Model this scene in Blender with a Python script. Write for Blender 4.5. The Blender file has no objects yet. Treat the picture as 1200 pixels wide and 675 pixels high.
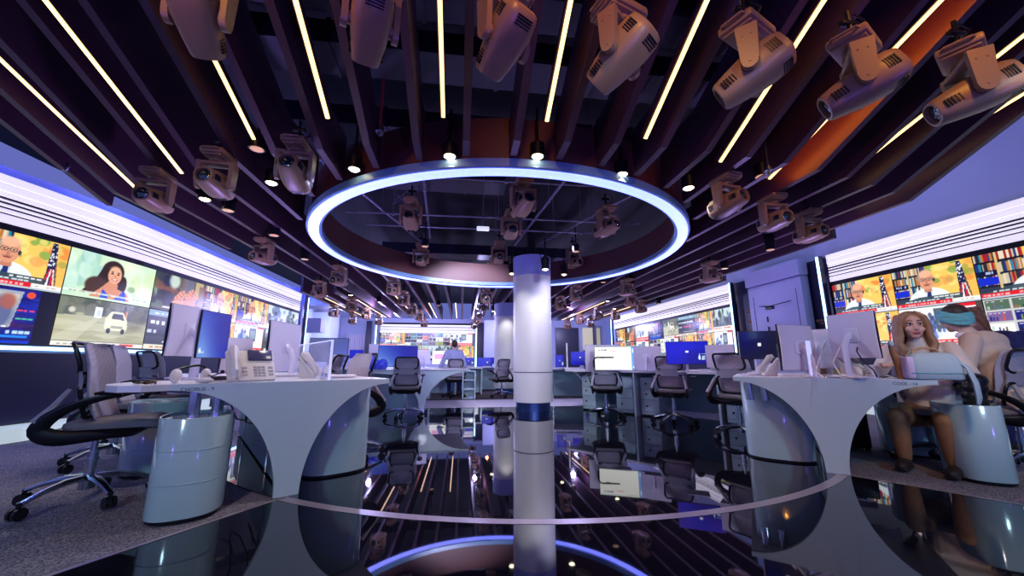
import bpy, bmesh, math, random
import numpy as np
from mathutils import Vector, Matrix, Euler
random.seed(7)
SC = bpy.context.scene
COL = SC.collection
PI = math.pi
V = Vector

# ------------------------------------------------------------------ camera
EYE = .88
FPX = 445.0
PITCH = math.atan((425 - 337.5) / FPX)
YAW = math.radians(7.536)
cd = bpy.data.cameras.new('camera'); cam = bpy.data.objects.new('camera', cd); COL.objects.link(cam)
cam.location = (0, 0, EYE); cam.rotation_euler = (PI / 2 + PITCH, 0, -YAW)
cd.sensor_width = 36; cd.lens = FPX / 1200 * 36; cd.clip_start = .05; cd.clip_end = 200
SC.camera = cam

def at(px, py, Y):
    """the place that stands Y metres ahead of the tripod and shows at this spot of the photo"""
    u = (px - 600) / FPX; v = (337.5 - py) / FPX
    a = math.cos(PITCH) - v * math.sin(PITCH); b = math.sin(PITCH) + v * math.cos(PITCH)
    x, z = u / a * Y, b / a * Y
    return V((x * math.cos(YAW) + Y * math.sin(YAW), Y * math.cos(YAW) - x * math.sin(YAW), z + EYE))

# ------------------------------------------------------------------ materials
def mat(name, col, rough=.5, metal=0., spec=.5, emit=None, estr=0., var=.06, scale=30., bump=0., alpha=1., coat=0., ior=1.5, trans=0.):
    m = bpy.data.materials.new(name); m.use_nodes = True
    nt = m.node_tree; b = nt.nodes['Principled BSDF']
    b.inputs['Base Color'].default_value = (*col, 1)
    b.inputs['Roughness'].default_value = rough
    b.inputs['Metallic'].default_value = metal
    b.inputs['Specular IOR Level'].default_value = spec
    b.inputs['IOR'].default_value = ior
    b.inputs['Alpha'].default_value = alpha
    b.inputs['Coat Weight'].default_value = coat
    b.inputs['Transmission Weight'].default_value = trans
    if var > 0 or bump > 0:
        tc = nt.nodes.new('ShaderNodeTexCoord'); n = nt.nodes.new('ShaderNodeTexNoise')
        n.inputs['Scale'].default_value = scale; n.inputs['Detail'].default_value = 3
        nt.links.new(tc.outputs['Object'], n.inputs['Vector'])
        mr = nt.nodes.new('ShaderNodeMapRange'); mr.inputs['To Min'].default_value = 1 - var; mr.inputs['To Max'].default_value = 1 + var
        nt.links.new(n.outputs['Fac'], mr.inputs['Value'])
        mx = nt.nodes.new('ShaderNodeVectorMath'); mx.operation = 'SCALE'; mx.inputs[0].default_value = col
        nt.links.new(mr.outputs['Result'], mx.inputs['Scale'])
        nt.links.new(mx.outputs['Vector'], b.inputs['Base Color'])
        if bump > 0:
            bp = nt.nodes.new('ShaderNodeBump'); bp.inputs['Strength'].default_value = bump; bp.inputs['Distance'].default_value = .01
            nt.links.new(n.outputs['Fac'], bp.inputs['Height']); nt.links.new(bp.outputs['Normal'], b.inputs['Normal'])
    if emit:
        b.inputs['Emission Color'].default_value = (*emit, 1); b.inputs['Emission Strength'].default_value = estr
    return m

def screen_mat(name, strength):
    """a lit display: shows the picture stored on the display's mesh"""
    m = bpy.data.materials.new(name); m.use_nodes = True
    nt = m.node_tree; b = nt.nodes['Principled BSDF']
    b.inputs['Base Color'].default_value = (.01, .01, .012, 1); b.inputs['Roughness'].default_value = .25
    a = nt.nodes.new('ShaderNodeVertexColor'); a.layer_name = 'picture'
    nt.links.new(a.outputs['Color'], b.inputs['Emission Color']); b.inputs['Emission Strength'].default_value = strength
    return m

def carpet_mat(name, c1, c2, scale=160):
    m = bpy.data.materials.new(name); m.use_nodes = True
    nt = m.node_tree; b = nt.nodes['Principled BSDF']; b.inputs['Roughness'].default_value = .95
    b.inputs['Specular IOR Level'].default_value = .1
    tc = nt.nodes.new('ShaderNodeTexCoord'); n = nt.nodes.new('ShaderNodeTexNoise'); n.inputs['Scale'].default_value = scale; n.inputs['Detail'].default_value = 2
    nt.links.new(tc.outputs['Object'], n.inputs['Vector'])
    r = nt.nodes.new('ShaderNodeValToRGB'); r.color_ramp.elements[0].position = .42; r.color_ramp.elements[1].position = .58
    r.color_ramp.elements[0].color = (*c1, 1); r.color_ramp.elements[1].color = (*c2, 1)
    nt.links.new(n.outputs['Fac'], r.inputs['Fac']); nt.links.new(r.outputs['Color'], b.inputs['Base Color'])
    bp = nt.nodes.new('ShaderNodeBump'); bp.inputs['Strength'].default_value = .4; bp.inputs['Distance'].default_value = .004
    nt.links.new(n.outputs['Fac'], bp.inputs['Height']); nt.links.new(bp.outputs['Normal'], b.inputs['Normal'])
    return m

def mesh_fabric(name, col, scale=420., see=.35):
    """woven chair mesh: fine rows of little holes"""
    m = bpy.data.materials.new(name); m.use_nodes = True
    nt = m.node_tree; b = nt.nodes['Principled BSDF']; b.inputs['Base Color'].default_value = (*col, 1); b.inputs['Roughness'].default_value = .8
    tc = nt.nodes.new('ShaderNodeTexCoord'); v = nt.nodes.new('ShaderNodeTexVoronoi'); v.inputs['Scale'].default_value = scale * .2; v.inputs['Randomness'].default_value = 0
    nt.links.new(tc.outputs['Object'], v.inputs['Vector'])
    mr = nt.nodes.new('ShaderNodeMapRange'); mr.inputs['From Min'].default_value = .15; mr.inputs['From Max'].default_value = .45
    mr.inputs['To Min'].default_value = 1 - see; mr.inputs['To Max'].default_value = 1
    nt.links.new(v.outputs['Distance'], mr.inputs['Value']); nt.links.new(mr.outputs['Result'], b.inputs['Alpha'])
    return m

M = {}
M['fin'] = mat('fin_laminate', (.055, .022, .04), .42, spec=.5, var=.12, scale=6)
M['void'] = mat('ceiling_black', (.003, .003, .006), .9, var=.3, scale=3)
M['duct'] = mat('duct_dark', (.018, .018, .035), .45, metal=.3)
M['pipe'] = mat('pipe_grey', (.22, .2, .26), .4, metal=.5)
M['drum'] = mat('drum_brown', (.10, .028, .03), .5, var=.1, scale=40)
M['ringcase'] = mat('ring_case', (.16, .3, .5), .35)
M['ringlight'] = mat('ring_light', (.8, .85, 1), .4, emit=(.115, .165, 1.0), estr=3.4, var=0)
M['warmled'] = mat('warm_led', (1, .9, .7), .4, emit=(1., .6, .17), estr=2.5, var=0)
M['warmdim'] = mat('warm_led_far', (1, .9, .7), .4, emit=(1., .62, .32), estr=2., var=0)
M['downlight'] = mat('downlight_lens', (1, .9, .7), .4, emit=(1., .86, .5), estr=9., var=0)
M['downdim'] = mat('downlight_unlit_reflector', (.9, .6, .35), .25, metal=.7, emit=(1., .5, .2), estr=.35, var=.5, scale=60)  # faint amber glow put into the unlit reflector for reflected light
M['black'] = mat('black_plastic', (.006, .006, .009), .38, spec=.3)
M['blackgloss'] = mat('black_gloss', (.01, .01, .014), .15)
M['lamp_grey'] = mat('lamp_body_grey', (.25, .145, .08), .42, var=.08, scale=90)
M['lamp_orange'] = mat('lamp_body_copper', (.36, .31, .33), .42)
M['lens'] = mat('lens_glass', (.005, .02, .025), .06, spec=.9, ior=1.7)
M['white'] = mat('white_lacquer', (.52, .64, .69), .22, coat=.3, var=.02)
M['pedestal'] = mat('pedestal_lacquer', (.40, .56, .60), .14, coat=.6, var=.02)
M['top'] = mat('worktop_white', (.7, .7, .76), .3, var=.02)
M['chrome'] = mat('chrome', (.7, .72, .78), .16, metal=1., var=.03)
M['steel'] = mat('blue_steel', (.1, .14, .3), .25, metal=.8)
M['column'] = mat('column_white', (.74, .74, .77), .35, var=.02, scale=4)
M['columnband'] = mat('column_band', (.35, .4, .75), .4)
M['plinth'] = mat('plinth_blue_steel', (.05, .09, .28), .3, metal=.75)
M['seam'] = mat('seam_dark', (.1, .09, .13), .6)
M['wallwhite'] = mat('wall_white', (.52, .56, .78), .5, var=.04, scale=3)
M['louver'] = mat('louver_lit', (.9, .88, .95), .5, emit=(.95, .88, 1.), estr=.56, var=0)
M['louvgap'] = mat('louver_gap', (.012, .012, .02), .7)
M['frame'] = mat('display_frame', (.008, .008, .012), .35)
M['orangeled'] = mat('orange_led', (1, .4, .1), .4, emit=(1., .17, .012), estr=18., var=0)
M['blueled'] = mat('blue_led', (.6, .8, 1), .4, emit=(.3, .58, 1.), estr=4.5, var=0)
M['baseglow'] = mat('base_panel_white', (.85, .9, .9), .4, emit=(.8, 1., .95), estr=.35, var=0)
M['console'] = mat('console_navy', (.02, .02, .06), .3)
M['gloss'] = mat('black_glass_floor', (.004, .004, .008), .025, spec=.8, ior=1.75, var=.2, scale=2)
M['tealpanel'] = mat('panel_teal_grey', (.2, .36, .44), .5)
M['carpet'] = carpet_mat('carpet_speckled', (.10, .09, .12), (.36, .33, .40), 150)
M['carpetdark'] = carpet_mat('carpet_brown', (.05, .04, .05), (.12, .1, .11), 120)
M['band'] = mat('walkway_pale', (.62, .58, .68), .6, var=.06, scale=60)
M['inlay'] = mat('inlay_metal', (.42, .36, .42), .3, metal=.6)
M['mesh'] = mesh_fabric('chair_mesh', (.40, .37, .46), 420, .3)
M['meshopen'] = mesh_fabric('chair_mesh_open', (.36, .35, .46), 420, .6)
M['chairgrey'] = mat('chair_grey_elastomer', (.28, .27, .33), .55)
M['seatfab'] = mat('seat_fabric', (.17, .155, .17), .8, var=.2, scale=200, bump=.3)
M['alu'] = mat('polished_aluminium', (.5, .55, .62), .18, metal=1.)
M['monwhite'] = mat('monitor_white', (.66, .62, .76), .35, var=.02)
M['monblack'] = mat('monitor_bezel', (.012, .012, .02), .3)
M['phone'] = mat('phone_ivory', (.7, .66, .66), .4, var=.03)
M['phonedark'] = mat('phone_display', (.06, .06, .14), .2)
M['keys'] = mat('phone_keys', (.35, .33, .38), .5)
M['glass'] = mat('divider_glass', (.75, .8, 1.), .05, alpha=.22, spec=.6, var=0)
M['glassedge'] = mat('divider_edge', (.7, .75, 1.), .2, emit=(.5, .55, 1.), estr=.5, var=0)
M['skin'] = mat('skin', (.62, .36, .28), .5, var=.05)
M['hair'] = mat('hair_light_brown', (.30, .16, .08), .55, var=.35, scale=40)
M['hairdark'] = mat('hair_dark', (.03, .018, .015), .55)
M['cream'] = mat('knit_cream', (.66, .58, .52), .8, var=.1, scale=120)
M['beige'] = mat('shirt_beige', (.58, .46, .38), .8, var=.08, scale=20)
M['trouser'] = mat('trousers_grey', (.36, .31, .33), .8)
M['teal'] = mat('headband_teal', (.12, .42, .44), .7, var=.3, scale=25)
M['navy'] = mat('navy_cloth', (.03, .035, .16), .8)
M['blueshirt'] = mat('shirt_pale_blue', (.45, .48, .78), .8)
M['lips'] = mat('lips', (.45, .06, .08), .4)
M['eye'] = mat('eye_dark', (.02, .015, .015), .3)
M['eyewhite'] = mat('eye_white', (.75, .72, .72), .3)
M['card'] = mat('cardboard', (.5, .28, .14), .8)
M['copper'] = mat('copper_cloth', (.26, .12, .055), .7, var=.3, scale=30)
M['bag'] = mat('bag_fabric', (.36, .48, .55), .7, var=.06)
M['baglilac'] = mat('bag_lining', (.6, .5, .72), .7)
M['paper'] = mat('paper', (.8, .76, .82), .7)
M['red'] = mat('red_plastic', (.5, .04, .05), .5)
M['yellow'] = mat('cream_lit_panel', (.75, .7, .42), .6, emit=(.9, .8, .45), estr=.25)
M['logo'] = mat('logo_white', (.8, .8, .85), .5, emit=(.8, .85, 1), estr=.6, var=0)
M['text'] = mat('lettering_dark', (.02, .03, .06), .5, var=0)
M['orange'] = mat('fin_orange', (.8, .16, .02), .5, var=.05)
M['bluebag'] = mat('blue_plastic_bag', (.03, .05, .5), .4)
M['screen'] = screen_mat('display_picture', 1.0)
M['screenoff'] = mat('screen_idle', (.015, .018, .05), .16, spec=.7)

# ------------------------------------------------------------------ mesh builder
class MB:
    def __init__(s): s.v = []; s.f = []; s.m = []; s.T = None
    def add(s, vs, fs, mi=0):
        o = len(s.v)
        if s.T is not None: vs = [s.T @ V(p) for p in vs]
        s.v += [tuple(p) for p in vs]; s.f += [tuple(i + o for i in f) for f in fs]; s.m += [mi] * len(fs)
        return s
    def box(s, c, d, mi=0, R=None, bev=0.):
        hx, hy, hz = d[0] / 2, d[1] / 2, d[2] / 2
        if bev > 0:
            bm = bmesh.new(); bmesh.ops.create_cube(bm, size=1)
            for w in bm.verts: w.co = V((w.co.x * d[0], w.co.y * d[1], w.co.z * d[2]))
            bmesh.ops.bevel(bm, geom=bm.edges[:], offset=min(bev, hx * .95, hy * .95, hz * .95), segments=2, profile=.5, affect='EDGES')
            bm.verts.index_update(); vs = [w.co.copy() for w in bm.verts]; fs = [[w.index for w in f.verts] for f in bm.faces]; bm.free()
        else:
            vs = [V((x, y, z)) for x in (-hx, hx) for y in (-hy, hy) for z in (-hz, hz)]
            fs = [(0, 1, 3, 2), (4, 6, 7, 5), (0, 4, 5, 1), (2, 3, 7, 6), (0, 2, 6, 4), (1, 5, 7, 3)]
        if R is not None: vs = [R @ w for w in vs]
        return s.add([w + V(c) for w in vs], fs, mi)
    def soft(s, path, r, n=8, mi=0, flat=None, it=2):
        P = [(V(p), q) for p, q in zip(path, r)]
        for _ in range(it):
            Q = [P[0]]
            for (a, x), (c, y) in zip(P, P[1:]): Q += [(a.lerp(c, .25), x * .75 + y * .25), (a.lerp(c, .75), x * .25 + y * .75)]
            P = Q + [P[-1]]
        return s.tube([p for p, _ in P], [q for _, q in P], n, mi, True, flat)
    def tube(s, path, r, n=8, mi=0, cap=True, flat=None):
        path = [V(p) for p in path]; k = len(path)
        rs = r if isinstance(r, (list, tuple)) else [r] * k
        vs = []; fs = []; up = None
        for i, p in enumerate(path):
            t = (path[min(i + 1, k - 1)] - path[max(i - 1, 0)]).normalized()
            if up is None:
                up = V((0, 0, 1)) if abs(t.z) < .9 else V((1, 0, 0))
            a = t.cross(up)
            if a.length < 1e-4: a = t.cross(V((0, 1, .3)))
            a.normalize(); b = a.cross(t).normalized(); up = b
            for j in range(n):
                q = 2 * PI * j / n
                sa, sb = flat if flat else (1, 1)
                vs.append(p + a * math.cos(q) * rs[i] * sa + b * math.sin(q) * rs[i] * sb)
        for i in range(k - 1):
            for j in range(n):
                fs.append((i * n + j, i * n + (j + 1) % n, (i + 1) * n + (j + 1) % n, (i + 1) * n + j))
        if cap: fs += [tuple(range(n - 1, -1, -1)), tuple((k - 1) * n + j for j in range(n))]
        return s.add(vs, fs, mi)
    def cyl(s, a, b, r, n=16, mi=0, r2=None):
        return s.tube([a, b], [r, r if r2 is None else r2], n, mi)
    def lathe(s, prof, n=48, mi=0, c=(0, 0, 0), sx=1, sy=1, e=1.):
        vs = []; fs = []; k = len(prof)
        for r, z in prof:
            for j in range(n):
                q = 2 * PI * j / n; cx, cy = math.cos(q), math.sin(q)
                if e != 1.:
                    cx = math.copysign(abs(cx) ** e, cx); cy = math.copysign(abs(cy) ** e, cy)
                vs.append((c[0] + r * cx * sx, c[1] + r * cy * sy, c[2] + z))
        for i in range(k - 1):
            for j in range(n): fs.append((i * n + j, i * n + (j + 1) % n, (i + 1) * n + (j + 1) % n, (i + 1) * n + j))
        if prof[0][0] > 1e-6: fs.append(tuple(range(n - 1, -1, -1)))
        if prof[-1][0] > 1e-6: fs.append(tuple((k - 1) * n + j for j in range(n)))
        return s.add(vs, fs, mi)
    def ring(s, prof, n=96, mi=0, c=(0, 0, 0)):
        """closed section (r,z) swept round"""
        vs = []; fs = []; k = len(prof)
        for r, z in prof:
            for j in range(n):
                q = 2 * PI * j / n; vs.append((c[0] + r * math.cos(q), c[1] + r * math.sin(q), c[2] + z))
        for i in range(k):
            i2 = (i + 1) % k
            for j in range(n): fs.append((i * n + j, i * n + (j + 1) % n, i2 * n + (j + 1) % n, i2 * n + j))
        return s.add(vs, fs, mi)
    def prism(s, poly, fn, t0, t1, mi=0):
        """poly 2D outline; fn(a,b,t)->3D"""
        n = len(poly)
        vs = [fn(a, b, t0) for a, b in poly] + [fn(a, b, t1) for a, b in poly]
        fs = [tuple(range(n - 1, -1, -1)), tuple(range(n, 2 * n))] + [(i, (i + 1) % n, n + (i + 1) % n, n + i) for i in range(n)]
        return s.add(vs, fs, mi)
    def ell(s, c, r, R=None, n=14, m=9, mi=0):
        vs = []; fs = []
        for i in range(m + 1):
            th = PI * i / m
            for j in range(n):
                q = 2 * PI * j / n; p = V((r[0] * math.sin(th) * math.cos(q), r[1] * math.sin(th) * math.sin(q), r[2] * math.cos(th)))
                if R is not None: p = R @ p
                vs.append(p + V(c))
        for i in range(m):
            for j in range(n): fs.append((i * n + j, (i + 1) * n + j, (i + 1) * n + (j + 1) % n, i * n + (j + 1) % n))
        return s.add(vs, fs, mi)
    def grid(s, fn, nu, nv, mi=0, thick=None):
        vs = [V(fn(i / nu, j / nv)) for j in range(nv + 1) for i in range(nu + 1)]
        W = nu + 1
        fs = [(j * W + i, j * W + i + 1, (j + 1) * W + i + 1, (j + 1) * W + i) for j in range(nv) for i in range(nu)]
        if thick is None: return s.add(vs, fs, mi)
        # solidify along local normals
        nn = [V((0, 0, 0)) for _ in vs]
        for f in fs:
            q = (vs[f[1]] - vs[f[0]]).cross(vs[f[3]] - vs[f[0]])
            for i in f: nn[i] += q
        k = len(vs); vs2 = [p - q.normalized() * thick for p, q in zip(vs, nn)]
        fs2 = [tuple(reversed([i + k for i in f])) for f in fs]
        b = [i for i in range(nu + 1)] + [j * W + nu for j in range(1, nv + 1)] + [nv * W + i for i in range(nu - 1, -1, -1)] + [j * W for j in range(nv - 1, 0, -1)]
        fs3 = [(b[(i + 1) % len(b)], b[i], b[i] + k, b[(i + 1) % len(b)] + k) for i in range(len(b))]
        return s.add(vs + vs2, fs + fs2 + fs3, mi)
    def build(s, name, mats, parent=None, smooth=True, angle=40, fix=True):
        me = bpy.data.meshes.new(name); me.from_pydata(s.v, [], s.f)
        for m in (mats if isinstance(mats, (list, tuple)) else [mats]): me.materials.append(M[m] if isinstance(m, str) else m)
        me.polygons.foreach_set('material_index', s.m)
        me.update()
        if fix:
            bm = bmesh.new(); bm.from_mesh(me); bmesh.ops.recalc_face_normals(bm, faces=bm.faces[:]); bm.to_mesh(me); bm.free()
        if smooth:
            me.polygons.foreach_set('use_smooth', [True] * len(me.polygons))
            try: me.set_sharp_from_angle(angle=math.radians(angle))
            except Exception: pass
        o = bpy.data.objects.new(name, me); COL.objects.link(o)
        if parent is not None: o.parent = parent
        return o

def tag(o, label, cat, group=None):
    o['label'] = label; o['category'] = cat
    if group: o['group'] = group
    return o
def struct(o): o['kind'] = 'structure'; return o
def thing(name, label, cat, loc=(0, 0, 0), rz=0., group=None):
    o = bpy.data.objects.new(name, None); COL.objects.link(o); o.location = loc; o.rotation_euler = (0, 0, rz); o.empty_display_size = .1
    return tag(o, label, cat, group)
def dup(root, loc, rz, label, group=None, scale=1.):
    r = root.copy(); COL.objects.link(r); r.location = loc; r.rotation_euler = (0, 0, rz); r.scale = (scale,) * 3
    r['label'] = label
    if group: r['group'] = group
    for ch in list(root.children):
        c = ch.copy(); COL.objects.link(c); c.parent = r
        for g in list(ch.children):
            d = g.copy(); COL.objects.link(d); d.parent = c
    return r
def ordn(i):
    return ['first', 'second', 'third', 'fourth', 'fifth', 'sixth', 'seventh', 'eighth', 'ninth', 'tenth', 'eleventh', 'twelfth', 'thirteenth', 'fourteenth',
            'fifteenth', 'sixteenth', 'seventeenth', 'eighteenth', 'nineteenth', 'twentieth', 'twenty-first', 'twenty-second', 'twenty-third'][i]
def aim(d):
    """rotation that turns +Y to direction d, keeping Z up"""
    return V(d).to_track_quat('Y', 'Z').to_matrix()

# ------------------------------------------------------------------ floor
b = MB(); b.box((1, 9, -.06), (16, 28, .1)); struct(b.build('floor', 'carpet', smooth=False))
CX, CY, CR = .96, 6.16, 3.88
pts = []
a0 = math.atan2(2.95 - CY, -1.13 - CX); a1 = math.atan2(2.93 - CY, 3.05 - CX)
# black glass: wedge in front of the two desks, then the round stage cut off at the pale walkway
A0, D0 = V((-1.13, 2.95)), V((3.05, 2.93))
dl, dr = V((-1.7, 2.04)) - A0, V((3.54, 2.16)) - D0
pl = A0 + dl * 4.2; pr_ = D0 + dr * 5
yc = 7.95
aL = PI - math.asin((yc - CY) / CR); aR = math.asin((yc - CY) / CR)
out = [(pl.x, pl.y), (pr_.x, pr_.y), (D0.x, D0.y)]
n = 40
aRs = a1
for i in range(n + 1):
    q = aRs + (aR - aRs) * i / n; out.append((CX + CR * math.cos(q), CY + CR * math.sin(q)))
aLs = a0 + 2 * PI
for i in range(n + 1):
    q = aL + (aLs - aL) * i / n; out.append((CX + CR * math.cos(q), CY + CR * math.sin(q)))
out.append((A0.x, A0.y))
b = MB(); b.prism(out, lambda p, q, t: (p, q, t), -.008, 0.); struct(b.build('floor_stage', 'gloss', smooth=False))
b = MB(); b.box((.96, 8.77, -.004), (6.7, 1.6, .007)); struct(b.build('floor_walkway', 'band', smooth=False))
b = MB(); b.box((.96, 13., -.0045), (12.6, 6.8, .006)); struct(b.build('floor_rear', 'carpetdark', smooth=False))
# metal inlay: the front arc of the stage
b = MB()
def arc(u, v):
    q = a0 + (a1 - a0) * u; r = CR - .035 + .07 * v
    return (CX + r * math.cos(q), CY + r * math.sin(q), .0015)
b.grid(arc, 60, 1); struct(b.build('trim_1', 'inlay', smooth=False))
for i, (p, d, nm) in enumerate(((A0, dl, 'trim_2'), (D0, dr, 'trim_3'))):
    b = MB(); q = p + d * 4; nrm = V((-d.y, d.x)).normalized() * .014
    b.add([(p.x - nrm.x, p.y - nrm.y, .0015), (p.x + nrm.x, p.y + nrm.y, .0015), (q.x + nrm.x, q.y + nrm.y, .0015), (q.x - nrm.x, q.y - nrm.y, .0015)], [(0, 1, 2, 3)])
    struct(b.build(nm, 'inlay', smooth=False))

# ------------------------------------------------------------------ ceiling void
b = MB(); b.box((1, 9, 4.45), (17, 28, .1)); struct(b.build('ceiling', 'void', smooth=False))
k = 0
for (y, z, x0, x1, w, h) in ((2.1, 4.0, -3, 5, .5, .22), (2.75, 3.95, -3.2, 4.4, .34, .2), (3.4, 3.9, -2.5, 4.6, .42, .24), (4.6, 3.85, -2.2, 3.2, .5, .25), (6.2, 4.0, -2., .7, .5, .25), (9.6, 3.7, -2, 3, .5, .25), (12.5, 3.7, -2.5, 3.5, .5, .25)):
    b = MB(); b.box(((x0 + x1) / 2, y, z), (x1 - x0, w, h))
    for i in range(int((x1 - x0) / .8)): b.box((x0 + .4 + i * .8, y, z), (.04, w + .03, h + .03))
    o = b.build('air_duct', 'duct', smooth=False)
    tag(o, f'dark blue-lit duct crossing the black ceiling void, {ordn(k)} from the camera', 'duct', 'ducts above the fins'); k += 1
pipes = [((-.55, 3.4, 3.62), (-.75, 8.3, 3.62)), ((1.6, 3.3, 3.5), (1.15, 8.2, 3.5)), ((2.9, 4.6, 3.5), (1.7, 8.0, 3.5)), ((-1.9, 4.6, 3.45), (-.9, 8.1, 3.45)),
         ((-2., 5.2, 3.5), (3.2, 5.1, 3.5)), ((-2., 6.4, 3.4), (3.2, 6.3, 3.4)), ((-1.8, 6.95, 3.38), (3.0, 6.85, 3.38))]
for k, (p, q) in enumerate(pipes):
    b = MB(); b.cyl(p, q, .022 if k < 4 else .016, 8)
    p, q = V(p), V(q)
    for t in (.15, .5, .85):
        c = p.lerp(q, t); b.cyl(c, c + V((0, 0, .9)), .006, 6); b.box(c, (.05, .05, .05))
    o = b.build('lighting_pipe', 'pipe')
    tag(o, f'grey lighting pipe inside the ring opening, {ordn(k)} of the ' + ('lengthwise' if k < 4 else 'crosswise') + ' and cross pipes', 'pipe', 'pipes above the ring')
# cables looped on the ring's pipes and the sprinklers
for k, (x, y, z) in enumerate(((-.62, 5.0, 3.5), (2.55, 6.1, 3.42), (-.95, 5.9, 3.36))):
    b = MB(); b.tube([(x + .2 * math.cos(t * .6), y, z + .1 * math.sin(t * .9) + .02 * t) for t in range(12)], .006, 6)
    b.box((x, y, z + .05), (.05, .05, .14)); b.box((x - .05, y, z + .1), (.2, .04, .03), R=Euler((0, .8, 0)).to_matrix())
    tag(b.build('cable_clamp', 'pipe'), f'looped cable and clamp on a ring pipe, {["left of centre", "far right", "beside the left lamp"][k]}', 'cable clamp', 'cable clamps on the pipes')
for k, (px, py, Y, z) in enumerate(((445, 152, 2.9, 0), (228, 128, 3.2, 0), (900, 198, 3.2, 0), (77, 194, 3.6, 0))):
    p = at(px, py, Y)
    b = MB(); b.cyl(p, p + V((0, 0, .5)), .012, 8, 1); b.cyl(p - V((0, 0, .02)), p + V((0, 0, .02)), .035, 12); b.cyl(p - V((0, 0, .05)), p, .012, 8)
    for s in (-1, 1): b.tube([p + V((s * .03, 0, 0)), p + V((s * .03, 0, -.04)), p + V((0, 0, -.06))], .006, 5)
    o = b.build('sprinkler', ['chrome', 'red' if k == 0 else 'duct'])
    tag(o, ['sprinkler on a red drop pipe left of the ring', 'sprinkler between the fins above the left moving lamps', 'sprinkler between fins right of the ring', 'sprinkler by the left video wall fins'][k], 'sprinkler', 'ceiling sprinklers')

# ------------------------------------------------------------------ fins
RX, RY, RR = .585, 5.8, 2.72
def yk(x): return 12 - math.sqrt(9.3 ** 2 - (x - 1.5) ** 2)
def slope(x): return .43 if x > -2.3 else max(.29, .43 + (x + 2.3) * .08)
FZ, FH, FT = 2.65, .46, .058
def near_end(x):
    d = 2.80 ** 2 - (x - RX) ** 2
    return RY - math.sqrt(d) if d > .05 else None
def fin(name, x, poly, label, group, m='fin'):
    b = MB(); b.prism(poly, lambda y, z, t: (x + t, y, z), -FT / 2, FT / 2)
    tag(b.build(name, m, smooth=False), label, 'ceiling fin', group)
near, far = [], []
for k in range(-10, 15):
    x = .41 * k; s = slope(x); y0 = .95
    ke = yk(x); e = near_end(x)
    if x > 4.6 and x < 5.1: y0 = 1.6
    zz = FZ + s * (ke - y0)
    if k == -10: near.append((x, [(y0, zz), (4.73, FZ + .02), (4.73, FZ + FH), (y0, zz + FH)]))
    elif x < 5.1:
        ye = e if e else {-9: 6.35, -8: 9.2}.get(k, 16.)
        if ye > ke + .02: P = [(y0, zz), (ke, FZ), (ye, FZ), (ye, FZ + FH), (ke + .1, FZ + FH), (y0, zz + FH)]
        else: P = [(y0, zz), (ye, FZ), (ye, FZ + FH), (y0, zz + FH)]
        near.append((x, P))
    if e: far.append((x, [(2 * RY - e, FZ), (16, FZ), (16, FZ + FH), (2 * RY - e, FZ + FH)]))
    elif k in (-10, -9, -8): far.append((x, [(10.2, FZ), (16, FZ), (16, FZ + FH), (10.2, FZ + FH)]))
    elif x > 5.1: y1 = 4.6 if x < 5.5 else 7.5; far.append((x, [(y1, FZ), (16, FZ), (16, FZ + FH), (y1, FZ + FH)]))
for i, (x, P) in enumerate(near):
    fin('ceiling_fin', x, P, f'dark plum ceiling fin sloping up over the camera, {ordn(i)} from the left wall', 'ceiling fins in front of the ring')
for i, (x, P) in enumerate(far):
    fin('ceiling_fin', x, P, f'dark plum ceiling fin behind the light ring, {ordn(i)} from the left', 'ceiling fins behind the ring')
# ------------------------------------------------------------------ linear lights
def led(x, y0, z0, y1, z1, label, group, w=.03, m='warmled'):
    t = thing('linear_light', label, 'LED strip light', (x, y0, z0), 0, group)
    d = V((0, y1 - y0, z1 - z0)); L = d.length; R = aim(d)
    b = MB(); b.box(R @ V((0, L / 2, .028)), (w + .012, L, .05), R=R); b.build('housing', 'fin', t, smooth=False)
    b = MB(); b.box(R @ V((-.004, L / 2, -.002)), (w, L - .01, .014), R=R, bev=.005); b.build('diffuser', m, t); return t, R, L
NL = [(-3.5, 4.29, 2.71, .31), (-2.67, 3.71, 2.64, .37), (-1.85, 3.29, 2.80, .42), (-1.03, 2.69, 2.66, .5), (-.2, 2.88, 2.88, .44), (.615, 2.61, 2.73, .5),
      (1.44, 2.64, 2.67, .46), (2.25, 2.85, 2.64, .48), (3.07, 3.22, 2.72, .33), (3.9, 3.27, 2.75, .28), (4.7, 4.0, 2.82, .18)]
for i, (x, ye, ze, s) in enumerate(NL):
    y0 = 1.0
    if i == 8: 
        t, R_, L_ = led(x, ye, ze, y0 + .3, ze + s * (ye - y0 - .3), 'warm LED strip left of the orange-lit fin', 'LED strips of the sloping ceiling')
        b = MB(); b.box(R_ @ V((-.026, L_ / 2, .035)), (.006, L_, .03), R=R_); b.build('orange_side_strip', 'orangeled', t, smooth=False); continue  # added hidden glow strip that lights the next fin orange
    led(x, ye, ze, y0, ze + s * (ye - y0), f'warm LED strip between sloping fins, {ordn(i)} from the left', 'LED strips of the sloping ceiling')
FL = [(-3.895, 11.3, 16), (-3.075, 11., 16), (-1.845, 10.2, 16), (-1.025, 11.9, 15.9), (-.205, 11.8, 15.9), (4.305, 11., 16), (5.535, 11.5, 16)]
for i, (x, y0, y1) in enumerate(FL):
    led(x, y0, FZ + .05, y1, FZ + .05, f'warm LED strip in the level ceiling behind the ring, {ordn(i)} from the left', 'LED strips behind the ring', .03, 'warmdim')

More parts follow.
